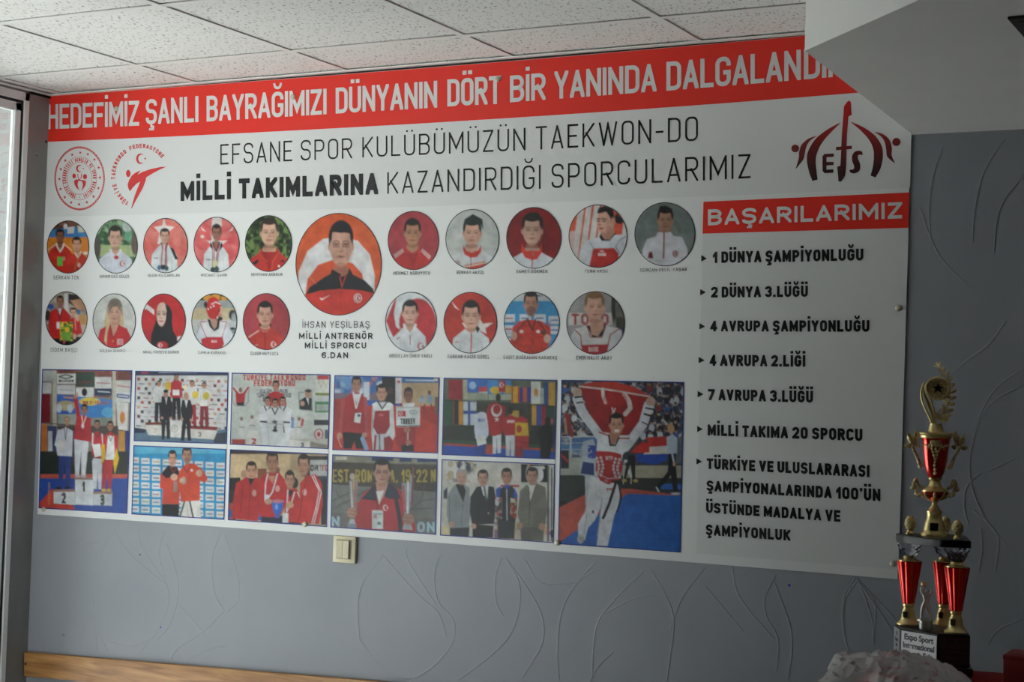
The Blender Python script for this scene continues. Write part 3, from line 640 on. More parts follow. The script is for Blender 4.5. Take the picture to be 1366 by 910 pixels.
        for q in (-1, 1):
            s.L([(cx+q*h*.075*w, top+h*.26), (cx+q*h*.08*w, top+h*.48)], h*.012, k, .6); s.E(cx+q*h*.12*w, top+h*.51, h*.022, h*.024, skin)
        s.E(cx-h*.05*w, bot-h*.01, h*.04, h*.015, '1a1a1e'); s.E(cx+h*.06*w, bot-h*.01, h*.04, h*.015, '1a1a1e')
        s.E(cx, top+h*.055, r*.82, h*.062, hair); s.E(cx, top+h*.083, r*.72, h*.055, skin); s.E(cx, top+h*.125, r*.4, h*.02, skin)
        s.L([(cx-r*.4, top+h*.075), (cx+r*.4, top+h*.075)], h*.008, hair, .6)
        return s
    def moon(s, cx, cy, r, c, bgc, star=True):
        s.E(cx, cy, r, r*1.2, c); s.E(cx+r*.28, cy, r*.75, r*.95, bgc)
        if star: s.E(cx+r*.75, cy, r*.3, r*.34, c)
        return s

def portrait(x0, x1, y0, y1, z, bg, paint, label, n=64):
    "z = (scale, ox, oy) of the drawing coordinates; x0.. are given in them"
    sc, ox, oy = z; cx, cy, rx, ry = (x0+x1)/2, (y0+y1)/2, (x1-x0)/2, (y1-y0)/2
    g = np.linspace(-1, 1, n); U, V = np.meshgrid(g, g); r = np.hypot(U, V); m = r > 1
    U2 = np.where(m, U/np.maximum(r, 1e-6), U); V2 = np.where(m, V/np.maximum(r, 1e-6), V)
    X = (cx+rx*U2).ravel(); Y = (cy+ry*V2).ravel(); p = Pic(X, Y, 1.3*2*max(rx, ry)/n, bg); paint(p); p.grain(int(x0))
    R = r.reshape(n, n); F = []
    for j in range(n-1):
        for i in range(n-1):
            if min(R[j, i], R[j, i+1], R[j+1, i], R[j+1, i+1]) < 1: F.append((j*n+i, (j+1)*n+i, (j+1)*n+i+1, j*n+i+1))
    o = pz(inkmesh('portrait', np.c_[X/sc+ox, Y/sc+oy], F, p.C, D0+.0009, banner)); o['label'] = label
    px = []; f = []; k = 56; t = .75*sc
    for i in range(k):
        a = 2*math.pi*i/k
        for q in (-.4, .6): px.append(((cx+(rx+q*t*1.3)*math.cos(a))/sc+ox, (cy+(ry+q*t*1.3)*math.sin(a))/sc+oy))
        f.append((2*i, 2*i+1, (2*i+3) % (2*k), (2*i+2) % (2*k)))
    rg = inkmesh('portrait_outline', px, f, [.02, .02, .022], D0+.0012, o)
    rg.matrix_parent_inverse = Matrix.Identity(4)
Z1, Z2, Z3, Z4 = (8.275, 50, 275), (6.505, 190, 275), (8.035, 50, 380), (7.189, 210, 380)
Z5, Z6, Z7, Z8 = (4.333, 385, 275), (5.464, 510, 265), (6.83, 740, 265), (4.139, 510, 380)
def p1(p):
    p.R(100,150,600,270,'5a3830').N(100,150,600,290,40,['8a5a40']).G([(100,270),(600,200),(600,340),(100,365)],'3d86c6').G([(330,235),(410,225),(400,300),(330,305)],'e8e8e4').G([(440,215),(540,240),(530,285),(450,290)],'d8d8c0').E(310,225,22,30,'dcdcdc').R(100,345,600,760,'e38a25')
    for y in range(360,500,26): p.L([(300,y),(600,y-8)],3,'c87018',.5)
    p.body(250,400,430,150,760,'cf2f22',34,'98644a',60,'e6ded8').F(248,335,44,70,'9c664c')
    p.L([(120,480),(200,425)],8,'f0d8d0').L([(380,490),(300,425)],8,'f0d8d0').R(220,560,278,660,'63c748').E(290,580,18,24,'e6b4a8',.6)
    p.body(445,500,520,130,760,'d63324',26,'dba588',36,'e8e0dc').F(432,425,44,74,'e0ab90').L([(470,520),(410,700)],7,'d89a30').E(530,520,26,16,'e8e0dc').E(458,650,18,24,'e8d8d0',.8)
portrait(108,567,163,740,Z1,'e38a25',p1,'round portrait of two people in red tracksuits')
def p2(p):
    p.N(600,150,1120,450,45,['2f5a36','7fa07a','a8c4a0'],.9,3).G([(640,430),(1100,430),(1100,560),(640,560)],'b6c890').E(665,450,32,130,'5c5650').E(1075,420,40,120,'6e5a54').E(990,230,50,60,'cfdcd8').E(1000,330,40,60,'7cc0a0',.7)
    p.body(862,470,500,190,760,'dfe3f0',46,'d8a58c',50,'e6eaf4').E(870,566,26,22,'c03030').F(858,350,68,110,'e2b39c','2a2622',1.15).moon(935,635,27,'d03a36','e8e8f0')
    p.L([(700,600),(800,560)],3,'aab',.6).L([(860,600),(850,740)],2,'aab',.6)
portrait(632,1102,150,740,Z1,'4a7a50',p2,'round portrait of a person in a white shirt before green trees')
def p3(p):
    p.N(0,100,400,600,60,['f0746a','e8584e'],.5,5).G([(188,100),(205,170),(280,180),(225,225),(190,320),(130,330),(150,235),(100,180),(170,170)],'f6ecea').R(30,380,80,480,'e87a70')
    p.body(190,310,335,115,600,'e4ecf0',22,'d8a890',40,'2c2c34').F(194,262,38,60,'dcae98').G([(235,350),(270,370),(310,460),(285,465)],'24242c')
    for dx in (-32,-18,18,30): p.L([(190+dx*.6,340),(180+dx,520)],9,'b03a44' if dx%4 else 'd8c8cc')
    p.L([(190,340),(178,510)],12,'e8e0e4').E(180,530,26,22,'2e3a3a').E(210,540,18,20,'46585a').E(145,535,16,22,'4a7aa8').L([(105,450),(135,452)],5,'303038')
portrait(10,392,107,578,Z2,'f08a80',p3,'round portrait of a person wearing medals over a white jacket, star behind')
def p4(p):
    p.N(440,90,850,600,50,['dc5058','f08a88'],.6,6).G([(610,95),(685,95),(690,160),(640,330),(600,330),(600,160)],'f0e4e2').G([(560,300),(735,300),(680,345),(610,345)],'f2eae8').G([(510,180),(550,220),(520,210)],'f2eae8').G([(790,175),(750,220),(780,210)],'f2eae8').E(520,265,16,14,'f4dcd8')
    p.body(640,310,330,112,600,'e6eaee',24,'a87058',46,'26242c').G([(590,310),(605,330),(610,380),(585,350)],'26242c').G([(690,310),(675,330),(670,390),(698,350)],'26242c').F(643,235,38,66,'a87260','221c1a',1.1)
    for dx in (-28,-12,14,28): p.L([(640+dx,340),(628+dx*.7,520)],8,'b84048' if dx!=14 else '6a3440')
    p.E(630,500,22,34,'dfe0b0').E(612,550,22,22,'2c4844').E(645,548,20,28,'38544c').L([(555,466),(592,466)],6,'2c2c34')
portrait(447,838,97,572,Z2,'ea6a6a',p4,'round portrait of a person wearing medals before a pale red flag')
def p5(p):
    p.N(880,80,1300,460,28,['5c7a3c','26381c','74904c','1e2a18'],.9,8).body(1100,360,385,170,600,'cc3226',56,'dcab90',42).G([(1035,395),(1165,395),(1140,440),(1100,570),(1060,450)],'b02420')
    p.G([(950,500),(990,465),(1012,470),(985,510)],'1e1c24').G([(1195,480),(1218,462),(1240,490)],'1e1c24').L([(1165,360),(1190,400),(1130,480),(1120,570)],10,'e04a3a').L([(1040,370),(1010,420),(1080,480)],10,'e04a3a').F(1100,235,70,112,'e4b59c','3a2a24',1.1).E(1185,522,9,9,'f0e0e0')
portrait(893,1295,83,567,Z2,'34482a',p5,'round portrait of a person in a red jacket before green foliage')
def pbig(p):
    p.E(290,440,200,262,'eeecee').E(268,420,165,124,'e05a30',1).E(60,230,120,160,'e8683a',.3).E(450,140,80,90,'ec7040',.4)
    p.G([(40,520),(90,490),(110,430),(160,350),(270,310),(400,360),(440,430),(500,480),(540,640),(40,640)],'e2582e').G([(55,520),(58,380),(110,260),(200,190),(300,175),(400,200),(470,280),(498,400),(495,520),(440,470),(425,390),(370,330),(270,305),(170,340),(110,420),(95,520)],'ebeaec')
    p.G([(95,520),(120,470),(200,415),(245,390),(262,368),(350,362),(370,395),(440,430),(490,480),(500,520),(420,490),(300,480),(180,490)],'17161a').G([(95,512),(200,488),(300,480),(420,488),(500,505),(500,640),(95,640)],'d63428')
    p.G([(255,355),(350,355),(345,395),(300,410),(262,385)],'a86a56').G([(250,365),(300,392),(318,470),(290,420),(240,400)],'17161a').G([(355,362),(340,392),(320,410),(372,400)],'17161a')
    p.L([(297,408),(308,468),(330,400)],5,'d83a2a').L([(300,480),(300,640)],3,'a82018',.6).F(303,230,66,118,'dca893','17151a',1.12,True,.5,0,.12)
    p.G([(232,170),(250,135),(300,118),(350,125),(375,175),(362,160),(300,148),(245,152)],'17151a').E(400,532,24,26,'e8e4e4').E(400,532,20,22,'c03028').moon(399,532,13,'f0ecec','c03028')
    p.G([(180,530),(190,545),(235,517),(195,534),(186,532)],'f4f0f0').L([(125,600),(110,540)],4,'a82a20',.5).L([(460,610),(480,540)],4,'a82a20',.5).L([(55,340),(160,450)],3,'f0b090',.5)
portrait(42,536,42,630,Z5,'e8622f',pbig,'largest round portrait, person with glasses in a black and red jacket',110)
def red_bust(cx, cy, rx, ry, skin, hair, col='d0342c', stripes=0, crest=None, zipc=None):
    def f(p):
        p.body(cx,cy+ry*.9,cy+ry*1.22,rx*2.5,cy+ry*3.2,col,rx*.72,skin,ry*.35)
        if stripes:
            for k in (0,9,18): p.L([(cx-rx*1.3+k*.4,cy+ry*1.25+k),(cx-rx*2.4+k*.6,cy+ry*1.75+k)],4,'f0e0dc'); p.L([(cx+rx*1.3-k*.4,cy+ry*1.25+k),(cx+rx*2.35-k*.6,cy+ry*1.85+k)],4,'f0e0dc')
        if zipc: p.L([(cx,cy+ry*1.35),(cx,cy+ry*3)],5,zipc)
        if crest: p.moon(crest[0],crest[1],crest[2],'ece6e4',col)
        p.F(cx,cy,rx,ry,skin,hair,1.12)
    return f
def p6(p): red_bust(220,255,56,90,'c08a6a','1e1817','cc3030',1)(p); p.L([(170,350),(190,420),(240,440),(270,400),(268,350)],8,'e0403a').G([(175,400),(265,400),(225,500)],'b02428')
portrait(42,410,93,518,Z6,'b8404a',p6,'round portrait of a person in a red top with white shoulder stripes')
def p7(p):
    p.N(460,80,860,500,80,['d8dcda'],.5,2).body(650,340,372,170,540,'dcdfe2',46,'d0a08c',30).G([(592,340),(612,380),(650,395),(700,375),(718,340),(722,385),(690,425),(645,432),(600,408),(588,370)],'d63a2c').L([(646,400),(646,520)],6,'c03028').F(655,255,62,90,'d8a892','20282a',1.2)
    p.G([(590,200),(600,150),(660,112),(730,150),(736,230),(718,190),(640,178),(605,190)],'20302e').L([(600,490),(650,478),(740,462)],7,'d83a2c').L([(600,505),(650,490),(750,466)],4,'e8c860').G([(600,505),(760,470),(740,540),(600,540)],'d84838').L([(540,455),(565,468)],6,'d04040')
portrait(463,850,80,512,Z6,'c9cdc9',p7,'round portrait of a person in a white jacket with a red collar')
def p8(p):
    p.E(1160,300,60,90,'781418',.6).body(1092,360,392,170,540,'dde3ea',52,'d8ab98',20).G([(1018,330),(1045,380),(1145,380),(1160,325),(1165,390),(1130,440),(1095,450),(1040,430),(1012,380)],'dc4030').L([(1095,400),(1092,500)],9,'c8483c').L([(1097,390),(1097,415)],6,'8a8a90').F(1092,235,68,104,'dcb09c','2a211f',1.15).G([(1020,210),(1022,150),(1060,108),(1130,100),(1172,150),(1176,220),(1150,160),(1080,140),(1040,160)],'241d1c')
portrait(906,1302,65,508,Z6,'8e1c20',p8,'round portrait of a person in white with a red stand collar, dark red background')
def p9(p):
    for x in (160,230,300,370,590): p.G([(x+60,60),(x+110,60),(x+40,620),(x-20,620)],'e2dcd8' if x!=590 else 'e0d8d4')
    p.G([(130,300),(200,290),(140,560)],'e0d8d4',.7).E(590,180,45,50,'2e2a30').E(610,140,40,30,'c83030',.7)
    p.G([(300,380),(420,345),(560,330),(655,325),(655,620),(210,620),(230,480)],'dfe3ea').G([(350,455),(540,450),(580,500),(590,640),(310,640)],'cf3a38').L([(350,450),(320,400)],5,'8090b0').L([(645,345),(590,380),(555,440),(590,500)],6,'6878a8').G([(405,350),(430,300),(520,290),(555,320),(500,385),(430,385)],'1e1e24').G([(430,270),(535,240),(545,310),(500,375),(450,370),(425,330)],'c89480')
    p.E(470,200,78,110,'dbaa96').E(440,260,48,50,'dbaa96').G([(385,130),(400,85),(450,65),(530,90),(545,170),(525,230),(505,170),(470,120),(400,135)],'241e20').E(530,205,16,34,'d8a08c').L([(385,185),(415,185)],9,'241e20').L([(430,182),(470,188)],9,'241e20').E(400,205,12,6,'1a1416').E(447,205,14,6,'1a1416').E(410,238,12,6,'a06a5c').E(425,272,20,9,'9a4c48').E(500,290,30,40,'b07868',.5)
    p.T('DAEDO',396,497,465,522,'f0dada',.2).E(430,480,16,8,'f0dada')
portrait(130,657,58,627,Z7,'e0604a',p9,'round portrait of a person in a white and red chest guard')
def p10(p):
    p.E(1080,300,70,110,'66706e',.5).N(730,40,1280,620,90,['96a09e'],.5,4).G([(945,300),(1055,300),(1080,340),(1160,350),(1210,460),(1215,620),(790,620),(800,470),(840,370),(920,345)],'e2e2ea').L([(996,300),(992,540)],13,'8e2026').L([(945,298),(1055,298)],8,'281e20')
    p.G([(950,250),(1060,250),(1055,300),(945,300)],'b88a70').F(1008,200,66,100,'c89a7e','2a2220',1.15,False,.5,0,.2).E(1100,503,26,30,'8e2026').moon(1104,503,17,'e6e2e6','8e2026').E(872,515,20,30,'8e4044').L([(820,560),(1150,575)],5,'b8b8c4',.7).G([(845,540),(880,480),(900,545)],'7a2a30').G([(950,110),(955,70),(1010,64),(1070,95),(1074,140),(1000,105)],'2a2220')
portrait(730,1278,37,613,Z7,'7e8a88',p10,'round portrait of a person in a white zipped jacket on grey, rightmost of the upper row')
def q1(p):
    p.N(80,70,540,420,60,['c8b8a8','8a7a78','d8d0c8'],.8,9).G([(290,90),(440,110),(480,280),(380,220),(290,170)],'3c3434').G([(345,165),(500,150),(535,260),(440,280)],'c09070').R(285,90,330,280,'e0e0e0').E(140,235,35,30,'3a68b8').E(430,290,30,30,'4878a8').R(440,320,540,430,'d8a468').R(440,430,540,640,'d8c0b0').R(80,560,540,660,'241e26').E(110,330,30,60,'3a2a2a')
    p.G([(140,290),(210,245),(280,245),(350,330),(350,570),(140,580),(125,420)],'cc2624').L([(150,290),(125,420),(130,510)],20,'b83030').G([(205,250),(240,320),(270,250)],'e8d8d8').L([(215,250),(240,380),(265,250)],9,'40304c').F(243,185,34,62,'b07c64').R(205,400,238,470,'e8e4ea')
    p.G([(345,370),(400,350),(450,370),(480,520),(350,560)],'d02a2a').L([(400,350),(410,480)],10,'e0a0a0').F(383,300,34,48,'e8b8a0','4a3028').E(430,365,20,26,'e0a890').E(395,555,22,30,'e0b09c')
    p.E(305,480,65,55,'4a8a3c').N(240,400,380,600,18,['e8d040','70b048','e8c838','3a7830'],.9,4).G([(250,500),(370,500),(340,600),(270,600)],'7ab04a').E(320,480,24,28,'ecc828').E(262,435,18,20,'e8d040').E(285,612,14,22,'d06060')
portrait(88,532,75,645,Z3,'a89890',q1,'round portrait of two people with a bouquet of yellow flowers')
def q2(p):
    p.E(830,260,82,112,'85766a').G([(750,240),(905,240),(925,430),(880,440),(790,420),(735,480),(715,400)],'c6ae8c').G([(740,300),(780,300),(775,420),(740,640),(715,600),(718,440)],'d8bd90').G([(880,300),(912,300),(925,430),(890,450)],'d8bd90')
    p.G([(790,400),(870,400),(875,470),(815,565),(785,470)],'cf9c88').G([(650,560),(670,480),(725,450),(780,440),(815,565),(875,430),(960,470),(1000,560),(980,700),(650,700)],'cf2a34').G([(735,440),(770,440),(750,520),(740,640),(715,600)],'d8bd90').L([(780,430),(800,540),(812,565)],14,'b81c28').L([(875,430),(850,510),(815,565)],14,'b81c28')
    p.F(825,300,62,118,'d8a892','7a685c',0).E(830,190,60,45,'85766a').G([(765,250),(790,200),(830,180),(870,205),(900,270),(915,330),(890,280),(835,205),(785,260),(765,330)],'85766a').R(855,580,915,638,'e8e0e0').R(860,585,910,633,'c82a34').moon(882,608,17,'ece6e6','c82a34').E(806,603,8,8,'d89a50')
portrait(595,1050,97,675,Z3,'d9dad6',q2,'round portrait of a person with long fair hair in a red polo shirt')
def q3(p):   # in Z4 coordinates
    p.G([(-170,180),(-100,188),(-30,240),(-30,290),(-100,235),(-170,230)],'e6dcdc').E(70,310,72,130,'1c1a1f').G([(0,300),(130,300),(150,440),(195,520),(180,640),(-70,640),(-60,480)],'1c1a1f').G([(190,500),(230,488),(200,540),(190,535)],'e8e0e8').E(38,290,46,105,'ecc7b8').E(48,230,50,60,'ecc7b8').G([(70,170),(110,220),(105,330),(60,400),(85,330),(88,250)],'1c1a1f')
    p.L([(-8,262),(22,258)],6,'6a4a40').L([(48,258),(80,262)],6,'6a4a40').E(10,282,14,7,'2a1c1a').E(64,282,14,7,'2a1c1a').E(34,320,12,5,'c08a7c').E(34,350,20,7,'c05a58').E(45,580,55,38,'b8242a').moon(28,580,18,'e8dada','b8242a')
portrait(-150.5,268,88,610,Z4,'c8242a',q3,'round portrait of a person in a black headscarf on red')
def q4(p):
    p.R(320,80,770,150,'4a4444').E(480,125,40,30,'e0a030').E(560,118,45,30,'e0a030').E(640,130,30,26,'e0a030').R(320,150,770,225,'a4aaa8').R(320,225,770,335,'d2c09a').R(320,335,770,640,'d0d0cc').E(720,290,35,50,'3a3a40').E(735,320,26,50,'a0a8ac').R(690,350,770,470,'c8ccd0').E(720,425,32,16,'2a2a30').R(690,430,760,470,'8a9890')
    p.G([(410,360),(490,330),(590,330),(665,360),(720,470),(740,640),(340,640),(390,450)],'dde2ec').G([(412,365),(480,345),(600,345),(662,360),(625,500),(470,500)],'f0f0f4').L([(412,375),(470,500)],6,'c82a34').L([(412,360),(480,350)],8,'c82a34').L([(662,362),(622,500)],6,'c82a34').L([(600,350),(662,358)],6,'c82a34').G([(480,330),(600,330),(590,420),(545,448),(500,400)],'221e22').G([(500,320),(575,340),(570,400),(545,430),(520,390)],'c89a88')
    p.G([(420,520),(470,502),(625,500),(640,570),(600,640),(430,640)],'c42a34').T('DAE',520,535,570,552,'e8c0c4',.2).E(590,260,32,70,'dcae9c').E(560,225,30,40,'dcae9c').E(535,220,68,105,'cf2a26').G([(480,300),(575,310),(580,330),(510,325)],'cf2a26').G([(560,170),(620,195),(590,215),(560,220),(570,290),(560,320),(520,300)],'cf2a26').E(600,325,25,20,'2a2428').E(462,190,16,30,'2a2226')
    for x,y in ((487,233),(512,216),(540,203),(575,315)): p.E(x,y,8,9,'f0e4e2')
    p.L([(520,185),(560,165),(600,185)],10,'f0dede').L([(580,235),(598,238)],6,'3a2a28').E(590,252,8,5,'1c1416').E(605,290,10,5,'b06058').L([(380,460),(400,400)],6,'8898b0').L([(350,600),(420,560)],4,'a8b0c0')
portrait(330,760,86,617,Z4,'cfcfca',q4,'round portrait of a person in a red head guard seen from the side')
def q5(p): red_bust(1032,290,68,108,'d9a690','201b1d','cf3a30',0,(1112,572,24),'6a1a1a')(p); p.L([(975,400),(985,420),(1030,440),(1085,425),(1092,385)],14,'cf3a30').L([(970,440),(880,500)],9,'ead4d0').E(985,385,10,16,'2a2226').E(1085,390,8,14,'2a2226').L([(900,600),(960,575)],5,'ead4d0')
portrait(822,1266,84,622,Z4,'b8434c',q5,'round portrait of a person in a red zipped tracksuit on plain red')
def q6(p):
    p.E(190,200,190,180,'e6ecf0').E(195,215,102,140,'c8343c').G([(20,200),(60,100),(80,60),(64,160),(75,230),(110,260),(60,290)],'c8343c').E(95,180,35,60,'eceef2',.0).G([(80,80),(70,160),(85,220),(110,255),(86,215),(90,150),(110,100)],'ecf0f4')
    p.body(152,215,235,92,390,'e2e6ec',26,'d6a692',26,'eceef2').L([(154,280),(154,330)],5,'c03a38').F(153,160,40,62,'d8aa98','201c20',1.15).moon(211,340,17,'d04048','e8ecf0').E(211,340,19,22,'c8343c',.0).L([(80,300),(95,290)],5,'c04040')
portrait(18,298,42,370,Z8,'c8343c',q6,'round portrait of a person in a white polo shirt before a red flag')
def q7(p):
    p.G([(385,95),(425,140),(400,125)],'f0e4e0').G([(440,210),(520,205),(540,190),(555,215),(610,210),(570,240),(575,270),(540,255),(480,270)],'f0e8e4').body(490,240,250,105,390,'dfe3e8',28,'dcaa94',14).G([(510,235),(528,225),(540,245),(525,265)],'26262c').L([(492,270),(490,375)],8,'d0664e').F(490,175,46,72,'e0b09a','1f1a1b',1.15).L([(405,318),(416,314)],6,'d05050')
portrait(340,632,42,377,Z8,'c63a2e',q7,'round portrait of a person in a white jacket, white star on red behind')
def q8(p):
    p.R(660,30,990,90,'c8d0d4').T('SPORT',800,55,890,68,'7a8088',.2)
    for x,y in ((700,185),(790,185),(870,185),(950,195),(700,245),(950,250),(690,290)): p.G([(x-32,y-22),(x+32,y-22),(x+32,y+22),(x-32,y+22)],'d8e0e6').L([(x-18,y),(x+18,y)],7,'3a62a0' if x%20 else 'b04048')
    p.G([(745,205),(800,190),(880,200),(915,230),(930,300),(900,390),(720,390),(690,330),(730,270)],'d23e30').L([(735,235),(725,290),(800,300)],26,'d23e30').L([(915,240),(920,300)],24,'c83a2c').N(720,200,930,380,16,['a82a22'],.5,3).L([(800,190),(830,250),(845,190)],8,'3c2c34').L([(790,200),(740,260)],5,'2c2c34').L([(860,200),(905,260)],5,'2c2c34')
    p.E(728,282,16,24,'d0a090').E(912,298,20,24,'d8b0a0').F(820,108,36,64,'c4907a','2a211f',1.08,False,.5,0,.5).E(890,262,16,14,'6a4a3a').E(768,258,10,8,'e8e0e0').E(860,258,10,8,'e8d8d8')
portrait(673,977,40,380,Z8,'3f97cf',q8,'round portrait of a bearded person in red holding medals before a sponsor wall')
def q9(p):
    p.R(1010,30,1350,160,'9c9a9a').R(1030,155,1270,225,'d2ccca').R(1010,225,1350,390,'a0a0a0').T('TOYO',1045,160,1250,222,'a84440',.2).E(1280,110,16,100,'3a383a').E(1315,130,30,80,'6a6a60').R(1290,180,1340,270,'48483e').E(1310,270,26,30,'2c3f78')
    p.G([(1060,250),(1130,225),(1230,225),(1320,250),(1340,330),(1300,390),(1060,390),(1030,310)],'d4d6de').G([(1062,245),(1130,225),(1230,225),(1305,240),(1250,330),(1100,335)],'dcdcdc').L([(1065,250),(1095,280),(1100,335)],7,'b0403c').L([(1305,245),(1260,275),(1245,335)],7,'b0403c').L([(1130,228),(1150,290),(1210,290),(1235,228)],6,'b0403c').G([(1128,225),(1235,215),(1215,285),(1160,290)],'28262a').G([(1140,190),(1222,190),(1222,240),(1190,285),(1155,275)],'d0a08c')
    p.G([(1100,332),(1250,328),(1240,390),(1100,390)],'b8343a').T('DAEDO',1140,345,1190,368,'e0b8b8',.2).F(1172,125,50,74,'d6a893','8a6848',1.1,turn=.12)
portrait(1018,1337,38,383,Z8,'a8a6a4',q9,'round portrait of a fair-haired person in a white and red chest guard')

def photo(c, z, bg, paint, label, nx, ny):
    "c = TL, TR, BR, BL in drawing coordinates"
    sc, ox, oy = z; TLc, TRc, BRc, BLc = [np.array(q, float) for q in c]; u, v = np.meshgrid(np.linspace(0, 1, nx), np.linspace(0, 1, ny)); u = u.ravel()[:, None]; v = v.ravel()[:, None]
    P = TLc*(1-u)*(1-v)+TRc*u*(1-v)+BRc*u*v+BLc*(1-u)*v; p = Pic(P[:, 0], P[:, 1], 1.2*(TRc[0]-TLc[0])/nx, bg); paint(p); p.grain(int(sc*100+TLc[0]))
    F = [(j*nx+i, (j+1)*nx+i, (j+1)*nx+i+1, j*nx+i+1) for j in range(ny-1) for i in range(nx-1)]
    o = pz(inkmesh('photo', P/sc+[ox, oy], F, p.C, D0+.0009, banner)); o['label'] = label
    cen = (TLc+TRc+BRc+BLc)/4; px = []; f = []
    for q in (TLc, TRc, BRc, BLc):
        d = np.sign(q-cen)*sc*.55; px += [(q+d)/sc+[ox, oy], (q-d*1.3)/sc+[ox, oy]]
    for i in range(4): f.append((2*i, (2*i+2) % 8, (2*i+3) % 8, 2*i+1))
    rg = inkmesh('photo_outline', px, f, [.012, .03, .22], D0+.0012, o); rg.matrix_parent_inverse = Matrix.Identity(4)
ZA, ZB, ZC_, ZD, ZE, ZF = (4.437, 45, 485), (4.333, 170, 490), (4.138, 300, 490), (4.045, 438, 495), (3.873, 584, 495), (3.717, 740, 500)
def a1(p):
    p.R(20,30,600,100,'8a5048').N(20,30,600,200,40,['a8604e','6e4640'],.7,2)
    for x0,y0,x1,y1,c in ((52,40,115,105,'b8bcbc'),(137,60,248,120,'e6e8e6'),(137,128,244,182,'d8dadc'),(250,50,362,138,'3e5048'),(250,142,355,200,'dfe0de'),(362,80,460,150,'d8d8d8'),(360,148,460,190,'2c3e60'),(485,100,575,165,'d4d2cc'),(485,165,575,230,'d8dcdc'),(50,112,105,178,'c8c8c8')): p.R(x0,y0,x1,y1,c)
    p.L([(150,78),(190,66),(232,78),(190,90),(150,78)],6,'1c1c20').T('BANNER',150,98,235,110,'2c2c30',.2).E(300,170,16,24,'24242c').L([(270,110),(335,110)],14,'6a4440').L([(375,115),(450,118)],8,'c09090').L([(495,182),(565,190),(560,205),(495,198),(495,182)],7,'2a4a98').L([(380,165),(450,170)],6,'d8dce0').L([(495,130),(565,140)],8,'c08888').L([(160,155),(235,160)],5,'a8a8b0')
    p.G([(118,180),(250,192),(246,310),(112,298)],'3e6ac0').E(190,250,60,30,'d8c060',.7).G([(255,195),(470,215),(468,332),(255,320)],'3a86d0').E(330,225,60,24,'e8cc50').E(440,290,40,30,'58b0e0').T('2-10 MAY',330,222,450,242,'b06048',.2).T('2003',290,222,320,242,'b06048',.2).E(150,265,16,26,'c8d4e4').E(215,265,16,26,'c8d4e4').L([(180,200),(230,204)],8,'e0a060')
    p.R(112,40,136,480,'c6c4b4').R(466,40,486,380,'c6c4b4').R(145,300,250,360,'a8b0a8').R(260,320,465,360,'8a9288').R(40,180,98,350,'7e1a24').G([(490,228),(560,235),(555,400),(497,390)],'e4e2de').E(525,320,16,36,'e09040').L([(50,350),(560,400)],5,'3a3430').R(44,360,80,520,'c87830').R(80,370,136,520,'3a4878').R(85,400,110,520,'c8ccd0').R(505,400,545,580,'c89038').R(540,400,570,590,'2c3c80').R(140,370,500,450,'544a48').R(30,520,560,660,'2c342e').R(230,380,290,600,'4a3a4a')
    p.R(20,655,560,700,'c85a48').R(20,680,560,900,'284fa6').G([(20,840),(110,740),(240,850),(245,880),(20,880)],'c8443c')
    p.G([(118,758),(245,750),(245,838),(118,828)],'d8dce0').G([(245,685),(355,688),(352,840),(245,835)],'e6eaf0').G([(352,770),(465,762),(462,842),(352,838)],'d2d6dc').R(120,745,245,760,'a07868').R(352,758,462,772,'a07868').R(243,676,355,688,'a08478').T('2',165,765,190,828,'2c2e36',.18).T('1',288,696,303,758,'2c2e36',.18).T('3',394,775,418,840,'2c2e36',.18)
    p.G([(150,545),(225,545),(212,730),(188,730),(186,590),(166,735),(146,735)],'34488e').G([(145,400),(190,375),(232,400),(226,550),(140,545),(130,470)],'dfe2ee').L([(150,400),(132,480)],18,'dfe2ee').R(140,455,180,515,'e8e6e0').F(197,342,15,26,'d0a88e','a08868').L([(180,378),(188,450),(198,380)],4,'3c465a').E(148,738,20,8,'2a2a34').E(202,735,20,8,'2a2a34')
    p.G([(240,445),(325,455),(305,665),(282,665),(280,520),(268,665),(245,662)],'dfe2ea').G([(250,330),(290,305),(338,325),(340,465),(238,448)],'c02834').G([(236,210),(258,200),(275,300),(285,330),(258,340)],'c02834').E(246,195,10,14,'c89078').L([(258,170),(258,195)],5,'c89078').F(300,275,17,30,'a87860').L([(285,310),(290,370),(310,312)],5,'e0dcd0').E(290,370,8,14,'e8e8e8').G([(290,480),(325,480),(320,525),(295,515)],'e8e8ec').E(260,668,16,8,'c0c0c8').E(295,670,16,8,'c0c0c8')
    p.G([(345,560),(405,565),(400,745),(382,745),(378,640),(372,745),(352,740)],'d6dae2').G([(342,420),(378,400),(410,420),(412,560),(345,555)],'c42e38').L([(350,415),(348,480)],8,'e8e0e0').L([(405,420),(410,480)],8,'e8e0e0').F(376,362,15,24,'a47a64').G([(345,480),(392,475),(402,545),(362,555)],'eaecee').L([(362,410),(375,440),(392,410)],4,'38402c').L([(350,540),(348,570)],7,'2a2a30')
    p.G([(408,570),(470,572),(458,745),(440,745),(436,640),(422,745),(405,740)],'b82a34').G([(410,430),(450,405),(500,430),(495,560),(410,570)],'cf3038').G([(440,425),(475,430),(480,570),(425,570)],'ecebec').G([(400,480),(420,480),(425,560),(400,600)],'e4bc30').G([(490,500),(505,560),(480,655),(470,580)],'e4bc30').F(453,372,16,27,'b88468').L([(440,415),(455,460),(470,420)],4,'40402c').E(415,750,14,9,'d8b040').E(445,750,14,9,'d8b040')
    p.T('25.07 2009'.replace('07','04'),82,800,104,815,'d8a030',.2,.0)
    for k,ch in enumerate('25042009'): p.L([(86,705+k*17),(98,712+k*17),(88,717+k*17)],3,'d8a030',.9)
photo([(52,35),(580,43),(550,887),(30,855)],ZA,'8a8078',a1,'tall photo of four athletes on a numbered podium, leftmost of the photos',118,176)
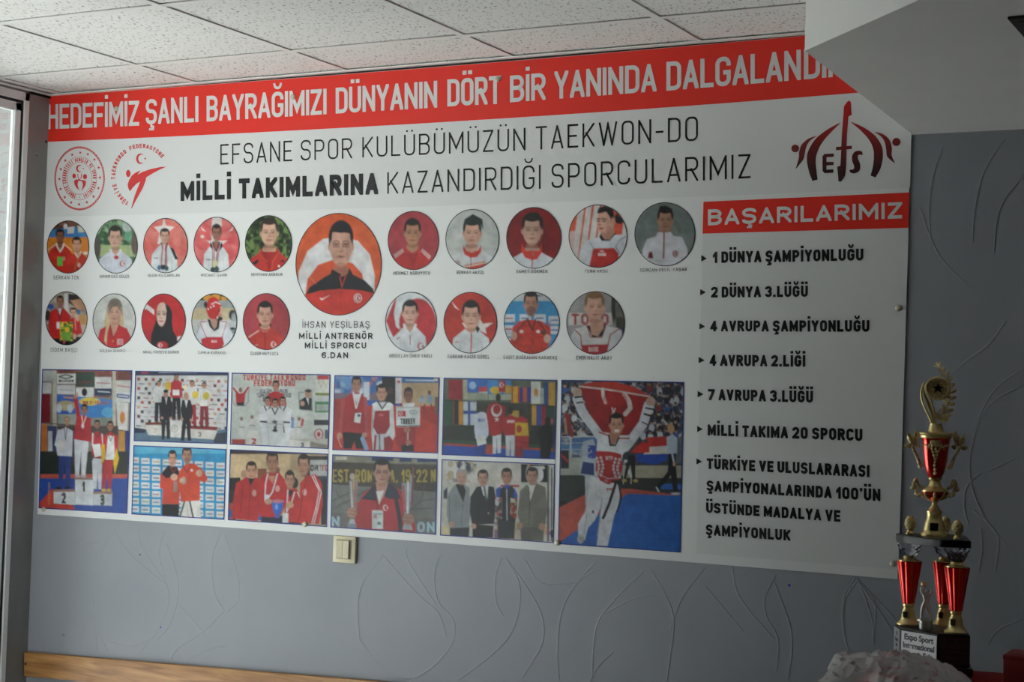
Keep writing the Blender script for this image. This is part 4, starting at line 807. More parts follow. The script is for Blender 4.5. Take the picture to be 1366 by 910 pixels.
def a2(p):
    p.R(40,20,590,48,'343c54').R(82,20,120,36,'c03038').R(180,20,400,32,'c8ccd0')
    rs=random.Random(4)
    for j in range(12):
        for i in range(13):
            c=rs.choice(['3e3a3c','b84c3c','c8a080','b8b8bc','7a3c38','4c4648']); x=65+i*42+(j%2)*20; y=68+j*27+i*1.2
            if rs.random()<.7: p.R(x-8,y-8,x+9,y+9,c)
            else: p.L([(x-14,y),(x+12,y+2)],5,c)
    p.R(40,360,590,440,'5d7b93').G([(40,348),(110,360),(100,380),(40,380)],'243448').G([(500,385),(575,375),(575,440),(500,440)],'3a4450').G([(100,330),(240,330),(240,398),(120,392)],'dcd9d4').G([(248,312),(312,312),(312,408),(248,404)],'e6e4e0').G([(312,350),(522,362),(500,418),(318,405)],'d8d4cf').G([(104,318),(245,318),(245,334),(104,334)],'7a3028').G([(360,338),(520,345),(518,366),(312,352)],'8a2c2c').T('2',150,352,168,378,'b8a890',.14).T('3',408,374,426,402,'8c8078',.14).E(273,355,18,22,'a8a49c').E(273,355,14,18,'e6e4e0').T('1',270,345,276,367,'a09890',.14)
    p.fig(182,78,318,'dfe0e0','1f2638',w=1.1).E(236,108,20,26,'d8b83c').fig(283,38,305,'b82a34','1a1a26','b8806a',w=1.0).R(262,130,300,162,'ececec').fig(374,76,345,'e0dedd','a82830',w=.95).E(392,160,20,22,'e2c44a').fig(444,86,345,'e2e2e0','8e2a34',w=1.05).E(455,165,20,22,'d4c048').R(420,192,462,225,'f0efec').E(335,115,12,14,'e8dcb0')
    p.G([(198,170),(222,160),(248,172),(262,230),(255,300),(245,300),(246,415),(228,415),(222,310),(214,418),(198,418),(196,300),(190,240)],'1c1e28').G([(215,165),(232,165),(225,215)],'dfe4ea').E(222,155,14,24,'b88872').E(222,138,14,10,'1e1a1c').E(200,293,8,8,'c09080').E(250,295,8,8,'c09080')
    p.G([(315,192),(340,182),(365,192),(380,250),(370,310),(362,310),(368,425),(348,425),(340,330),(328,425),(308,425),(318,310),(308,250)],'1c1e28').G([(330,186),(350,186),(340,235)],'e4e8ec').E(339,168,14,24,'c09880').E(315,300,8,8,'c09080').E(368,305,8,8,'c09080')
photo([(47,23),(582,32),(572,443),(38,425)],ZB,'d6d6d8',a2,'photo of a podium ceremony with two people in dark suits in front',124,98)
def a3(p):
    p.R(20,450,580,500,'58b8e0').E(300,470,200,30,'70c8ea',.6); rs=random.Random(7)
    for j in range(9):
        for i in range(9):
            x=42+i*62; y=538+j*47+i*4
            if y<520: continue
            p.G([(x-24,y-18),(x+24,y-17),(x+24,y+17),(x-24,y+16)],'dfe6ea').L([(x-14,y),(x+14,y+1)],8,rs.choice(['4a6aa0','7a8494','c07070','c8a040','3e4860','70a060']),.8)
    p.G([(200,790),(300,790),(296,870),(200,870)],'16161e').G([(318,765),(420,765),(425,880),(300,870)],'e6e2dc').L([(330,775),(305,860)],9,'1c1c22').L([(360,775),(380,870)],9,'1c1c22').L([(345,780),(350,870)],3,'b8b4b0')
    p.G([(190,620),(235,570),(290,580),(310,640),(298,792),(200,790),(205,700),(190,690)],'d6452c').G([(200,610),(235,568),(285,575),(300,610),(290,625),(240,640),(205,640)],'1c1a20').L([(205,640),(200,690),(262,640)],26,'d6452c').F(260,530,22,44,'d8a48c','221c1e').L([(248,580),(268,610),(280,585)],5,'903028').E(270,635,20,20,'dcb098').R(266,660,288,722,'a08c84')
    p.G([(300,600),(335,560),(385,555),(440,600),(462,650),(450,668),(420,655),(418,770),(310,778),(298,680)],'dc4a2e').L([(415,590),(450,640),(425,620)],24,'dc4a2e').F(344,512,25,46,'cc9478','241c1c',1.1,beard=.4).E(415,612,18,20,'dcb098').L([(320,570),(345,610),(365,565)],6,'902c24').E(325,655,14,22,'b8a898').E(312,655,12,14,'dcb098').E(372,596,7,7,'f0e0d8')
photo([(37,453),(570,475),(557,880),(25,848)],ZB,'2c9ad0',a3,'photo of two people in red tops before a blue sponsor wall',118,96)
def a4(p):
    p.T('TÜRKİYE TAEKWONDO',100,40,445,72,'b8463c',.2).T('FEDERASYONU',160,72,388,104,'b8463c',.2).T('KULÜPLERARASI',196,122,346,142,'6a6a70',.16).T('TÜRKİYE TAEKWONDO',175,145,365,166,'6a6a70',.16).T('ŞAMPİYONA',210,170,300,186,'6a6a70',.16).R(500,70,575,140,'dcdcd2').R(510,45,575,68,'c03a40').L([(505,148),(575,150)],14,'7a8840').R(497,190,575,250,'4a8a5c').R(505,205,570,240,'a8b0a8').R(492,290,572,320,'26262a').E(518,370,26,30,'b03c44').E(518,370,20,24,'d8ccca').E(518,370,10,14,'b03c44').R(552,345,570,405,'50586c')
    for x,y in ((520,85),(545,85),(570,85),(532,105),(557,105)): p.E(x,y,10,12,'c0b8a8',.6)
    p.L([(40,130),(42,190),(60,215),(110,212),(130,190),(132,110)],3,'60646a').G([(60,140),(42,118),(48,110),(80,145),(100,142),(128,105),(134,112),(112,150),(108,200),(62,205)],'b82c34').E(86,125,10,14,'8a6452').R(66,195,106,212,'202024')
    p.L([(408,140),(478,132),(482,240),(412,232),(408,140)],3,'50545a').G([(412,185),(440,165),(478,170),(480,238),(412,232)],'20242c').G([(448,168),(462,168),(462,205)],'e0e4e8').E(460,148,18,24,'b88c78').E(460,130,18,9,'403c3c').E(428,200,12,14,'c09480')
    for x,y in ((92,330),(150,320),(372,330),(410,330)): p.L([(x,y-40),(x,y+40)],20,'d0d0d0').L([(x,y-10),(x+30,y-50)],9,'d0d0d0').E(x,y-45,9,11,'8a7468').L([(x-12,y),(x+14,y+2)],3,'40404a')
    p.L([(375,290),(372,330)],14,'6a90c8').L([(430,290),(425,320)],14,'c05050').R(30,395,600,450,'bcb8b0').R(40,398,112,430,'a84440').G([(120,375),(202,380),(200,435),(120,425)],'d6d3cd').T('2',148,390,172,425,'b03a40',.24).R(355,400,385,440,'d8d5d0').G([(385,405),(470,410),(470,445),(385,440)],'dcd9d4').T('3',420,417,436,440,'707078',.2).G([(470,410),(570,430),(570,448),(470,445)],'8a847a').G([(130,345),(185,350),(182,395),(125,385)],'dcdad6')
    p.G([(245,150),(262,135),(300,135),(318,155),(338,205),(330,240),(300,240),(262,235),(230,215)],'b82a32').L([(250,150),(232,200)],18,'b82a32').L([(312,150),(332,200)],18,'b82a32').F(281,105,17,28,'b07c68').R(300,240,345,260,'1c1c24')
    for x,k in ((236,0),(320,0),(278,10)):
        p.G([(x-50,230+k),(x-20,212+k),(x+22,212+k),(x+48,235+k),(x+42,330+k),(x+36,440),(x-38,440),(x-42,330+k)],'d8dade').L([(x-18,214+k),(x-2,250+k),(x+16,214+k)],7,'202028').L([(x-38,300+k),(x+36,305+k)],9,'202028' if k==0 else 'b8bac0').L([(x-2,300+k),(x+8,360)],6,'202028' if k==0 else 'c0c2c8').F(x,190+k,15,24,'b88a74','1e1a1c').L([(x-40,330),(x-34,430)],3,'a8acb4')
    p.L([(275,300),(278,340)],18,'54585c').L([(262,302),(290,300)],6,'54585c').E(276,350,14,8,'2c2c30').E(272,318,8,8,'c8ccd0')
photo([(40,33),(580,42),(570,450),(30,425)],ZC_,'c6cac6',a4,'photo of four people under a red federation heading, trophy in the middle',124,96)
def a5(p):
    p.R(20,450,600,480,'3a322e').E(500,560,80,60,'c8b8a0').G([(25,480),(360,480),(360,640),(25,640)],'d0b48c').E(180,560,160,80,'d8bc94',.6).R(470,510,570,605,'b8b8b8').T('NORTON'[1:],472,540,590,572,'2c2c34',.18).R(530,540,572,574,'b8b8b8').T('TO',532,540,572,572,'b03c3c',.18).R(440,490,470,620,'2a2a2e').R(455,490,570,512,'342f2c').R(480,600,570,640,'3a3c44')
    p.R(25,610,85,700,'1e1c1c').R(20,680,60,860,'3a2e2c').E(105,590,16,22,'b88c74').R(530,620,565,870,'241f22').R(20,750,45,840,'b84a40').R(20,790,40,830,'4060a8').R(180,560,230,640,'8a5038').E(385,640,20,30,'2a2220').R(178,780,200,845,'3a60b0').R(200,820,420,870,'1e2640').E(290,570,14,20,'8a5c48')
    R_='c0282c'
    p.G([(62,640),(120,605),(180,610),(200,650),(198,780),(180,850),(40,835),(45,740)],R_).F(146,575,27,48,'cc9a80').L([(100,640),(85,800)],5,'8c1c22').E(162,695,12,18,'e0b0a8',.8).G([(128,612),(165,615),(140,655)],'26242c').L([(140,640),(130,840)],4,'8c1c22')
    p.G([(195,610),(235,580),(300,580),(345,640),(345,740),(300,830),(195,825),(180,700)],R_).G([(235,600),(262,640),(285,600)],'c08468').L([(237,590),(225,640),(222,700)],7,'e0e0e4').L([(290,590),(262,690),(240,720)],7,'e0e0e4').F(262,528,30,56,'b07e66','1f1a1b',1.08).R(218,703,242,740,'d8dce4').E(290,670,13,18,'e0b0a8',.8)
    p.G([(330,700),(350,670),(395,670),(425,720),(420,800),(400,860),(330,850)],R_).G([(345,680),(380,680),(360,720)],'24222a').F(358,625,24,44,'c48e74','262022',1.2).L([(348,680),(340,800),(370,740),(385,690)],6,'e0dce0').R(318,805,350,858,'d8dcdc').L([(400,690),(425,740)],5,'ecdcdc')
    p.G([(415,640),(450,600),(500,590),(535,640),(540,760),(520,865),(405,860),(412,740)],'c42a2c').F(435,545,30,56,'bc8a70','221d1e',1.1,turn=-.25).L([(480,600),(520,680),(505,770),(480,860)],5,'ecdfe0').L([(492,598),(532,690),(515,770),(492,862)],5,'ecdfe0').E(440,690,12,18,'e8c0b8',.8).L([(450,620),(430,700),(410,840)],5,'8c1c22')
    p.G([(258,738),(325,738),(315,790),(298,820),(282,820),(265,790)],'2c6ad0').E(291,740,34,10,'c07888').E(290,825,12,8,'2c6ad0').E(240,742,20,16,'cc9a80').E(358,760,22,18,'cc9a80').E(285,770,8,16,'80b0f0',.8)
photo([(30,455),(568,480),(560,880),(18,842)],ZC_,'b8a080',a5,'photo of four people in red tracksuits holding a blue cup',124,96)
def a6(p):
    p.R(20,20,310,170,'3f6eae').N(20,20,310,160,36,['9cc0e0','dce4ec','c86a70','5a88c0'],.8,11).R(30,120,320,170,'7a6a78').R(190,60,222,155,'c8d0dc').R(30,160,600,190,'2c5aa4').R(290,30,365,180,'1e1e24').R(362,35,400,175,'d6d0d4').R(395,35,600,66,'3a6ca8').L([(420,50),(570,52)],9,'b8c8d8').R(396,64,600,200,'b89c7a').R(570,36,590,55,'d8c8b0').R(372,52,388,64,'b83840')
    p.R(20,188,640,450,'c03a30').R(30,150,90,330,'a83a38').G([(500,190),(600,215),(600,290),(500,260)],'a83028').R(575,140,600,230,'6a5048')
    p.E(545,118,9,13,'6a4a40').G([(532,130),(556,130),(568,160),(540,180),(528,160)],'8aa0b8').L([(520,180),(515,205)],6,'30303c').L([(555,180),(560,210)],6,'30303c').E(505,150,8,20,'7c94b0').R(488,150,520,168,'98a8b8')
    p.G([(78,330),(205,325),(200,420),(150,420),(140,380),(125,420),(82,420)],'17171d').G([(80,150),(130,118),(170,118),(205,150),(218,290),(205,340),(80,328),(55,335),(72,200)],'aa2a32').L([(80,160),(62,330)],20,'b04a50').L([(200,150),(208,335)],18,'b04a50').F(152,75,24,42,'a87a66','1c191b',1.15).L([(135,118),(150,200),(175,118)],9,'dfe2e4').G([(138,125),(172,125),(155,180)],'dadfe2').G([(145,228),(178,225),(172,282),(138,275)],'e6eaea').E(165,240,8,8,'384a90').E(60,350,14,18,'bc8c78').E(195,345,14,14,'bc8c78').L([(185,365),(205,420)],24,'90a8cc').L([(50,360),(70,410)],3,'c8ccd0')
    p.G([(238,190),(262,170),(330,165),(350,185),(360,350),(345,380),(335,425),(240,425),(232,330)],'d0d2d6').G([(235,180),(260,165),(290,205),(320,165),(348,180),(330,215),(250,215)],'e6e6e8').F(288,120,26,42,'c8987f','1e1b1c',1.12).L([(268,165),(290,205),(318,165)],7,'202026').G([(252,215),(330,212),(332,300),(310,340),(265,342),(240,300)],'9c2630').E(285,237,14,7,'c86068').L([(240,240),(238,330)],6,'a8acb4').G([(255,345),(335,340),(330,420),(260,420)],'c4c6cc').G([(300,360),(330,350),(352,380),(345,430),(300,430)],'982430').L([(255,350),(250,420)],12,'982430').L([(275,345),(278,425)],6,'26262c')
    p.E(335,110,16,24,'4a3430').R(318,125,350,170,'242026').G([(368,310),(470,300),(468,400),(462,435),(395,432),(365,390)],'9c2832').R(395,400,460,435,'16161c').F(432,135,22,38,'8c5c4c','1a1718',1.15).G([(400,175),(465,172),(462,195),(405,195)],'d8d8dc').L([(392,180),(380,220)],14,'9c2832').G([(366,192),(495,192),(494,300),(366,302)],'d6dadb').L([(366,197),(494,197)],5,'a8acb0').R(376,215,418,246,'b82c36').moon(391,230,9,'e4dadc','b82c36').E(460,222,24,12,'9aa0a4').E(460,222,18,7,'ccd0d2').T('TURKEY',390,256,468,288,'2a2c30',.2).L([(366,298),(494,296)],6,'3c4048').L([(430,300),(428,400)],5,'d8d4cc').E(432,385,14,14,'a87060').E(425,318,18,16,'a87060')
photo([(35,25),(598,37),(588,443),(23,425)],ZD,'b84038',a6,'photo of three people, one holding a country name board',132,100)
def a7(p):
    p.R(20,450,600,500,'8a8778').R(40,462,100,480,'d0ccb8').R(235,462,350,485,'2c3c64').R(385,465,450,490,'2c3c64').R(480,470,600,492,'2c3c64').G([(15,490),(600,510),(600,655),(15,612)],'48423c').G([(10,610),(600,655),(600,900),(10,900)],'767876').G([(10,760),(600,800),(600,900),(10,880)],'6e6c6a')
    p.T('EST, ROMANIA, 19-22 N',22,532,580,600,'b09c48',.13).R(235,500,340,620,'48423c')
    for q in ([(20,700),(110,660),(150,610)],[(60,690),(40,640)],[(80,720),(130,690),(210,640)],[(430,760),(500,700),(520,620)],[(450,745),(560,740)],[(500,700),(575,690)],[(40,740),(90,700)]): p.L(q,6,'585c5c')
    p.T('N',18,785,60,840,'a4c4d4',.22).R(40,640,60,700,'767876',.3).T('ON',480,815,574,870,'a4c4d4',.22)
    p.G([(160,720),(190,660),(240,620),(330,610),(400,650),(420,740),(470,830),(470,870),(150,850),(145,800)],'b02c34').G([(190,680),(235,625),(262,610),(330,605),(372,640),(392,690),(330,690),(265,660),(255,700),(175,690)],'242a40').G([(255,600),(325,600),(300,680),(270,720)],'b88878').G([(258,650),(300,645),(275,720)],'d8d4d4').L([(365,690),(385,800),(390,860)],22,'242a40').L([(250,640),(268,730),(265,750)],6,'5c1820').F(290,550,42,64,'b88e7c','202024',1.08,True).R(236,752,295,852,'ccd4d2').L([(245,770),(285,772)],8,'8aa0b0').R(265,815,282,830,'50686c').R(242,775,262,795,'b08888')
    p.E(308,738,18,20,'c8444c').moon(308,738,13,'dcd0d0','a82830')
    p.G([(110,590),(160,590),(150,720),(142,780),(128,780),(118,700)],'98908e').L([(122,600),(130,760)],7,'d8d4d4').L([(148,600),(142,740)],6,'c05058').L([(135,560),(138,640)],9,'b8a878').E(130,570,14,18,'c0b0a0').G([(105,840),(150,840),(140,800),(118,800)],'b8b8c0').R(105,825,152,848,'8890a0').E(128,765,28,28,'b08474').L([(105,750),(150,760)],3,'8a5c50').L([(105,768),(148,778)],3,'8a5c50').L([(150,720),(180,700)],8,'b02c34')
    p.G([(395,605),(450,600),(440,740),(430,790),(410,790),(405,700)],'98989e').L([(405,620),(415,760)],8,'c04850').L([(430,600),(428,770)],10,'dcdfe4').L([(458,520),(452,720)],9,'8a5058').L([(448,560),(440,700)],6,'a8b8c8').G([(400,855),(455,858),(440,800),(415,800)],'b0b0b8').E(432,800,32,30,'b08474').L([(405,790),(460,795)],3,'8a5c50').L([(405,810),(460,815)],3,'8a5c50').E(100,640,0.1,0.1,'fff')
photo([(23,452),(586,478),(578,882),(13,842)],ZD,'66645e',a7,'photo of a person with glasses raising a trophy in each hand',132,100)
def a8(p):
    p.R(30,40,640,160,'5c6454').R(55,45,130,148,'96262e').R(130,45,155,148,'b0b098').R(152,42,260,110,'3c6ec0').R(212,82,255,110,'c84848').R(212,108,255,135,'d8d8dc').E(180,75,18,20,'9cc0e8').R(258,48,380,118,'3f8acc').E(300,100,30,20,'d8b840').E(360,95,30,22,'c0a040').R(315,50,350,108,'ac2028').moon(330,72,11,'e8dada','ac2028').R(262,120,380,150,'a8b0a0').R(155,112,258,150,'98a090')
    for x0,y0,x1,y1,c in ((380,80,422,165,'d8a828'),(422,85,482,160,'3c3c90'),(440,85,460,160,'c06030'),(482,55,532,170,'d0d4cc'),(532,90,550,170,'a8b0b0'),(548,58,575,178,'30508c'),(572,60,605,182,'c09838'),(35,150,80,278,'2a5238'),(80,152,130,278,'a03030'),(85,152,108,278,'222226'),(108,152,130,278,'c89028'),(132,155,200,282,'c4ccd4'),(485,175,510,320,'c8983c'),(510,178,540,322,'38509c'),(535,180,560,300,'8c2430'),(560,182,600,300,'2e4438')): p.R(x0,y0,x1,y1,c)
    p.R(382,80,388,165,'b02c2c').R(414,82,422,165,'b02c2c').E(507,110,12,20,'d89a4c').R(155,155,168,282,'30509c').R(132,205,200,222,'30509c').L([(35,150),(605,182)],4,'24201c').R(30,280,640,400,'283430').R(200,170,485,310,'3a3a36').R(370,205,420,240,'c0a040').R(30,300,80,360,'34342e').G([(30,370),(610,402),(610,416),(30,384)],'b0483c').G([(28,384),(610,416),(610,460),(28,440)],'2450b0').G([(30,355),(610,385),(610,402),(30,372)],'2c5040').R(230,380,290,430,'b04c40')
    p.G([(198,375),(248,375),(245,438),(226,438),(222,395),(216,436),(198,434)],'2c4898').G([(192,225),(228,208),(262,225),(262,330),(250,350),(195,350),(188,300)],'ccd4e4').E(230,190,14,22,'4a3c34').T('BIH',208,247,244,262,'5a74b0',.2).G([(198,345),(245,335),(252,375),(205,388)],'e0e0dc').G([(283,328),(328,328),(325,425),(308,425),(305,350),(300,428),(284,428)],'d0d4dc').G([(262,175),(300,160),(348,185),(345,240),(330,325),(290,338),(268,330),(250,220)],'a81e26').E(312,138,13,22,'2c2422').E(303,205,27,32,'e0d4d6').E(305,198,20,25,'a81e26').G(starp(305,250,13,15),'e0d4d6')
    p.G([(350,330),(400,330),(395,440),(378,440),(375,360),(370,440),(352,438)],'ccd0d8').G([(340,245),(375,225),(400,238),(402,330),(345,335),(335,300)],'b02830').E(375,205,14,20,'2c2422').T('SPORT',358,255,398,268,'dcbcc0',.2).R(400,380,440,445,'982430').G([(402,245),(430,232),(462,248),(470,340),(470,400),(400,385),(396,300)],'b02a2c').G([(400,265),(465,268),(470,335),(400,335)],'d0a828').E(432,212,12,20,'2c2422').E(420,300,14,20,'a84030').L([(402,360),(470,375)],5,'8a1c20')
    p.G([(520,300),(560,270),(590,290),(595,360),(575,455),(530,450),(528,370)],'17181c').E(568,258,15,22,'241c1c').E(590,260,7,16,'b06068').L([(515,320),(530,350)],10,'17181c')
photo([(32,37),(614,48),(604,455),(22,432)],ZE,'4a544a',a8,'photo of athletes seen from behind draped in flags',132,98)
def a9(p):
    p.G([(45,470),(200,480),(195,575),(50,575)],'6a7284').N(40,465,205,575,22,['d8c8a8','303a50','c0b090','e0e0dc'],.85,6).G([(430,480),(570,485),(570,575),(430,575)],'1c1e24').E(470,530,14,40,'d8dadc').E(520,535,26,40,'d8dadc').L([(490,500),(545,500)],16,'d0d2d4').E(470,492,8,10,'b88c78').R(300,585,420,690,'d8d0cc').R(325,588,420,600,'b04448').R(565,490,575,880,'5a5c5c').R(585,500,592,880,'4c4e50').R(20,800,60,850,'d8cca0').G([(30,620),(50,600),(50,660),(30,660)],'343c48').R(285,780,440,870,'c8b8b0').R(300,700,320,860,'c8a890').N(290,780,600,880,30,['c05048','4060a0','d8cc80'],.6,9)
    p.T('190',584,822,592,860,'26282c',.2)
    p.G([(62,808),(165,800),(160,862),(62,852)],'282e3c').G([(50,640),(85,590),(130,580),(165,605),(168,740),(160,808),(60,812),(45,740)],'8c9298').G([(92,585),(128,580),(145,620),(132,680),(110,630)],'1c1c22').L([(60,650),(62,780)],5,'686e76').L([(130,690),(120,800)],4,'686e76').F(122,550,25,38,'c09a88','9c9894',.9).E(72,792,14,14,'c49c88')
    p.G([(178,790),(288,800),(285,862),(180,862)],'191b22').G([(168,650),(200,600),(240,590),(290,600),(305,680),(290,790),(178,795),(165,730)],'1f2128').G([(222,590),(262,590),(256,660),(235,640)],'dce0e4').L([(240,600),(252,670)],9,'4a5468').F(233,555,25,40,'c49682','282426',.95).E(185,802,14,14,'c49c88').E(262,735,5,5,'8a8c90').L([(200,640),(235,700)],4,'10121a')
    p.G([(308,765),(400,770),(395,868),(310,865)],'34383c').G([(305,620),(335,600),(385,595),(412,640),(410,700),(400,780),(305,770)],'282c36').G([(300,610),(325,595),(322,660),(302,670)],'2c58b8').G([(395,600),(412,640),(410,670),(390,650)],'2c58b8').L([(356,610),(358,770)],5,'c8ccd0').F(356,548,25,40,'a87c68','201c1e',1.05).G([(340,590),(375,590),(358,615)],'2c58b8').R(297,652,332,765,'8c8480').N(297,652,332,765,14,['d8d8dc','b04040','3c3c44'],.9,3).R(374,657,407,762,'8c5038').N(374,657,407,762,14,['d8d8c0','c03030','3c2c24'],.9,5)
    p.G([(425,800),(550,810),(545,880),(430,875)],'6a6a64').G([(425,620),(455,590),(510,580),(555,600),(568,700),(555,790),(540,815),(428,800),(412,740)],'79786f').G([(468,585),(505,585),(490,650),(475,680)],'e4e2dc').F(488,545,28,42,'b88e7a','2a2424',.95).L([(470,600),(475,690)],5,'5c5a52').L([(505,600),(475,690),(470,800)],5,'5c5a52').E(424,800,14,18,'bc9480').E(538,805,16,18,'bc9480')
photo([(22,458),(603,482),(596,887),(13,848)],ZE,'cbcac2',a9,'photo of four people in jackets standing in a row',132,98)
def a10(p):
    p.R(10,20,660,330,'38404c').N(20,30,660,320,15,['20242e','8a6a5c','5a6878','c8c4c4','2c4068','1c1c22'],.85,21,.55)
    rs=random.Random(3)
    for j in range(6):
        for i in range(15):
            x=55+i*42+rs.uniform(-9,9); y=55+j*46+rs.uniform(-8,8)
            if 130<x<460 and y<280: continue
            p.E(x,y+22,14,20,rs.choice(['c8ccd4','20242c','2c3848','16181e','8a3038','3a5a98','b8bcc4','2a2a34'])).E(x,y-2,7,10,rs.choice(['a07864','8a6454','b88c78'])).E(x,y-9,7,5,'1c1818')
    p.R(30,310,220,500,'9aa4a8').N(30,310,220,420,30,['2c5898','1c3460','4878b0'],.9,2).L([(30,308),(220,306)],5,'c8ccd0').L([(30,340),(150,338)],3,'b8bcc0').L([(30,372),(150,370)],3,'b8bcc0').R(75,310,84,420,'c0c4c4').R(20,410,150,502,'a8aca4').R(330,450,650,515,'a09a88').R(390,330,410,440,'6a4030').R(600,310,640,440,'60686c')
    p.R(15,498,165,660,'2e3634').R(330,512,650,575,'2e3432').G([(160,500),(340,500),(340,570),(160,640)],'2e3634')
    p.G([(20,660),(160,590),(340,565),(380,566),(640,600),(640,620),(20,840)],'b85448').G([(20,835),(360,590),(640,600),(635,890),(20,890)],'2a66ba').G([(520,545),(570,540),(640,545),(640,570),(525,568)],'2a66ba')
    for k in range(5): p.L([(100+k*20,790-k*38),(640,820-k*46)],2,'2058a8',.5)
    p.G([(400,395),(560,390),(556,425),(500,446),(405,432)],'2046a0').G([(470,352),(562,350),(560,392),(440,395)],'d4d0cc').G([(450,310),(560,305),(560,352),(470,358)],'b8302c').G([(372,385),(440,330),(470,345),(470,385),(420,388)],'c02c28')
    p.R(345,422,380,436,'d0d4d4').L([(345,430),(340,540)],4,'c8ccd0').L([(380,430),(378,540)],4,'c8ccd0').L([(362,470),(378,500)],14,'c8ccd0').G([(366,400),(398,400),(400,520),(385,520),(375,440),(352,520),(340,520)],'1a1a1e').E(345,524,12,8,'b89a58').E(400,526,12,8,'b89a58')
    p.G([(568,390),(596,390),(602,460),(612,585),(590,590),(575,500),(520,565),(505,555),(560,480)],'17171b').G([(555,310),(585,295),(608,315),(606,390),(558,392)],'bccadc').E(578,270,15,22,'c09480').E(575,262,16,16,'b89868').L([(570,330),(590,430)],9,'bccadc').E(592,442,7,12,'c09480').E(600,590,22,6,'c8ccd0').L([(505,560),(515,578)],8,'c8ccd0')
    p.G([(140,330),(190,320),(210,370),(205,490),(195,520),(130,495),(135,430)],'b0bccc').G([(165,350),(205,350),(208,415),(165,415)],'2c4aa0').N(165,350,208,415,9,['c8d0e0'],.8,2,.6).G([(140,430),(195,440),(195,500),(128,490)],'20386c').G([(150,500),(180,500),(172,640),(152,645)],'b8c0c8').R(30,375,70,465,'2a2028').L([(35,400),(65,430)],12,'a82c30').E(40,635,22,10,'24242a').L([(60,200),(85,300)],20,'8a2028').L([(58,290),(50,220)],14,'a87c68')
    # flag
    p.G([(120,58),(190,38),(300,38),(400,65),(470,108),(440,190),(400,270),(360,310),(300,318),(240,300),(200,255),(165,180),(140,110)],'9e1f22').G([(125,50),(190,36),(300,36),(400,62),(480,108),(350,88),(250,72),(150,66)],'c03a2c').L([(122,58),(250,72),(350,88),(470,108)],8,'d4ccc8')
    p.L([(238,72),(240,105),(252,138)],16,'d8ccca').L([(345,95),(368,130),(375,165),(350,195)],22,'d8ccca').L([(285,165),(290,190),(300,168),(284,200)],7,'d8ccca').E(300,120,60,40,'b02828',.5)
    # champion
    p.G([(180,500),(300,530),(325,560),(318,640),(295,700),(262,850),(208,848),(215,790),(225,700),(235,640),(200,720),(165,760),(150,820),(118,820),(115,740),(150,680),(165,590)],'d2d4dc').L([(235,600),(225,700),(212,800)],5,'a0a4b4').L([(160,690),(145,790)],5,'a8acba').G([(190,510),(300,540),(290,600),(240,610),(175,580)],'dddfe5').E(190,680,5,8,'2c2c34').T('SPOR',258,562,288,574,'c07070',.2)
    p.L([(110,120),(140,190),(200,270),(240,330)],44,'d2d5de').L([(465,150),(440,240),(390,310),(350,360)],46,'d2d5de').G([(215,280),(270,290),(320,300),(390,300),(370,350),(335,400),(330,500),(200,500),(205,400)],'dcdfe5').L([(220,285),(265,300)],7,'b02c34').L([(320,316),(368,316)],7,'b02c34').L([(300,300),(305,380)],3,'b0b4c0',.6)
    p.G([(205,378),(265,380),(300,385),(330,395),(336,460),(322,520),(265,545),(225,525),(203,480)],'b02c30')
    for j in range(6):
        for k in (-1,1):
            for i in range(2): p.E(265+k*(24+i*20+abs(j-2.5)*5),415+j*17+k*3+i*3,6.5,7.5,'ccc4c8')
    p.T('WTF',252,405,288,424,'dcc8cc',.2).L([(210,490),(265,515),(325,512)],4,'d4b4b8').E(255,525,10,8,'d0a0a4',.5)
    p.L([(305,530),(270,640),(240,710)],14,'1e1c20').L([(315,530),(330,610),(310,680)],9,'1e1c20').L([(290,530),(325,535)],12,'1e1c20').L([(262,655),(248,700)],8,'3c3626')
    p.E(112,88,22,24,'c8a898').G([(100,105),(135,100),(142,145),(112,155)],'d8dae0').L([(102,112),(134,108)],10,'1e1e24').L([(110,140),(138,136)],8,'1e1e24').E(476,135,24,24,'c8a898').G([(455,150),(495,155),(485,190),(448,185)],'d4d6de').L([(452,165),(490,172)],9,'1e1e24').L([(445,195),(480,205)],10,'1e1e24').L([(435,235),(465,250)],6,'2a2a34')
    p.G([(268,295),(285,270),(325,270),(320,310),(290,352),(268,340)],'b07c6a').L([(268,300),(275,350),(300,350),(318,312)],8,'26242a').F(306,250,33,50,'c4937c','201a1a',1.1).E(308,278,13,7,'e8dcd8').E(128,815,16,22,'b8bcb4').L([(120,800),(140,830)],4,'9a9c94')
photo([(35,27),(640,38),(622,880),(18,838)],ZF,'38404c',a10,'largest photo, athlete in white and red running with a flag held overhead',156,204)

# tacks through the banner (a thing each), and the switch
PINS = [(155.5,145,'pale tack through the letters of the first headline word'),(391,129.5,'pale tack in the red headline between the second and third words'),(664,105.5,'pale tack at the top right of the word DÖRT in the headline'),
 (1198.5,411,'pale tack at the right edge of the banner beside the list'),(1191.5,752,'pale tack at the bottom right corner of the banner beside the trophy'),(407,699.5,'pale tack on the lower edge of the photo with the blue cup'),
 (743.5,724,'pale tack at the lower left corner of the largest photo'),(58.5,679.5,'pale tack at the lower left corner of the banner')]
pm = None
for x, y, lb in PINS:
    if pm is None:
        bm = bmesh.new(); add_lathe(bm, [(.0008, -.012), (.0008, 0), (.0085, .0002), (.009, .0015), (.0078, .0035), (.004, .0048), (.001, .0052)], 16)
        bmesh.ops.rotate(bm, verts=bm.verts, matrix=Matrix.Rotation(math.pi/2, 3, 'X')); pm = bobj('tack', bm, M_pin, None, True, 50); o = pm
    else: o = pm.copy(); SC.objects.link(o)
    o.location = W(x, y, -D0-.0012); tag(o, lb, 'tack', 'tacks holding the banner')
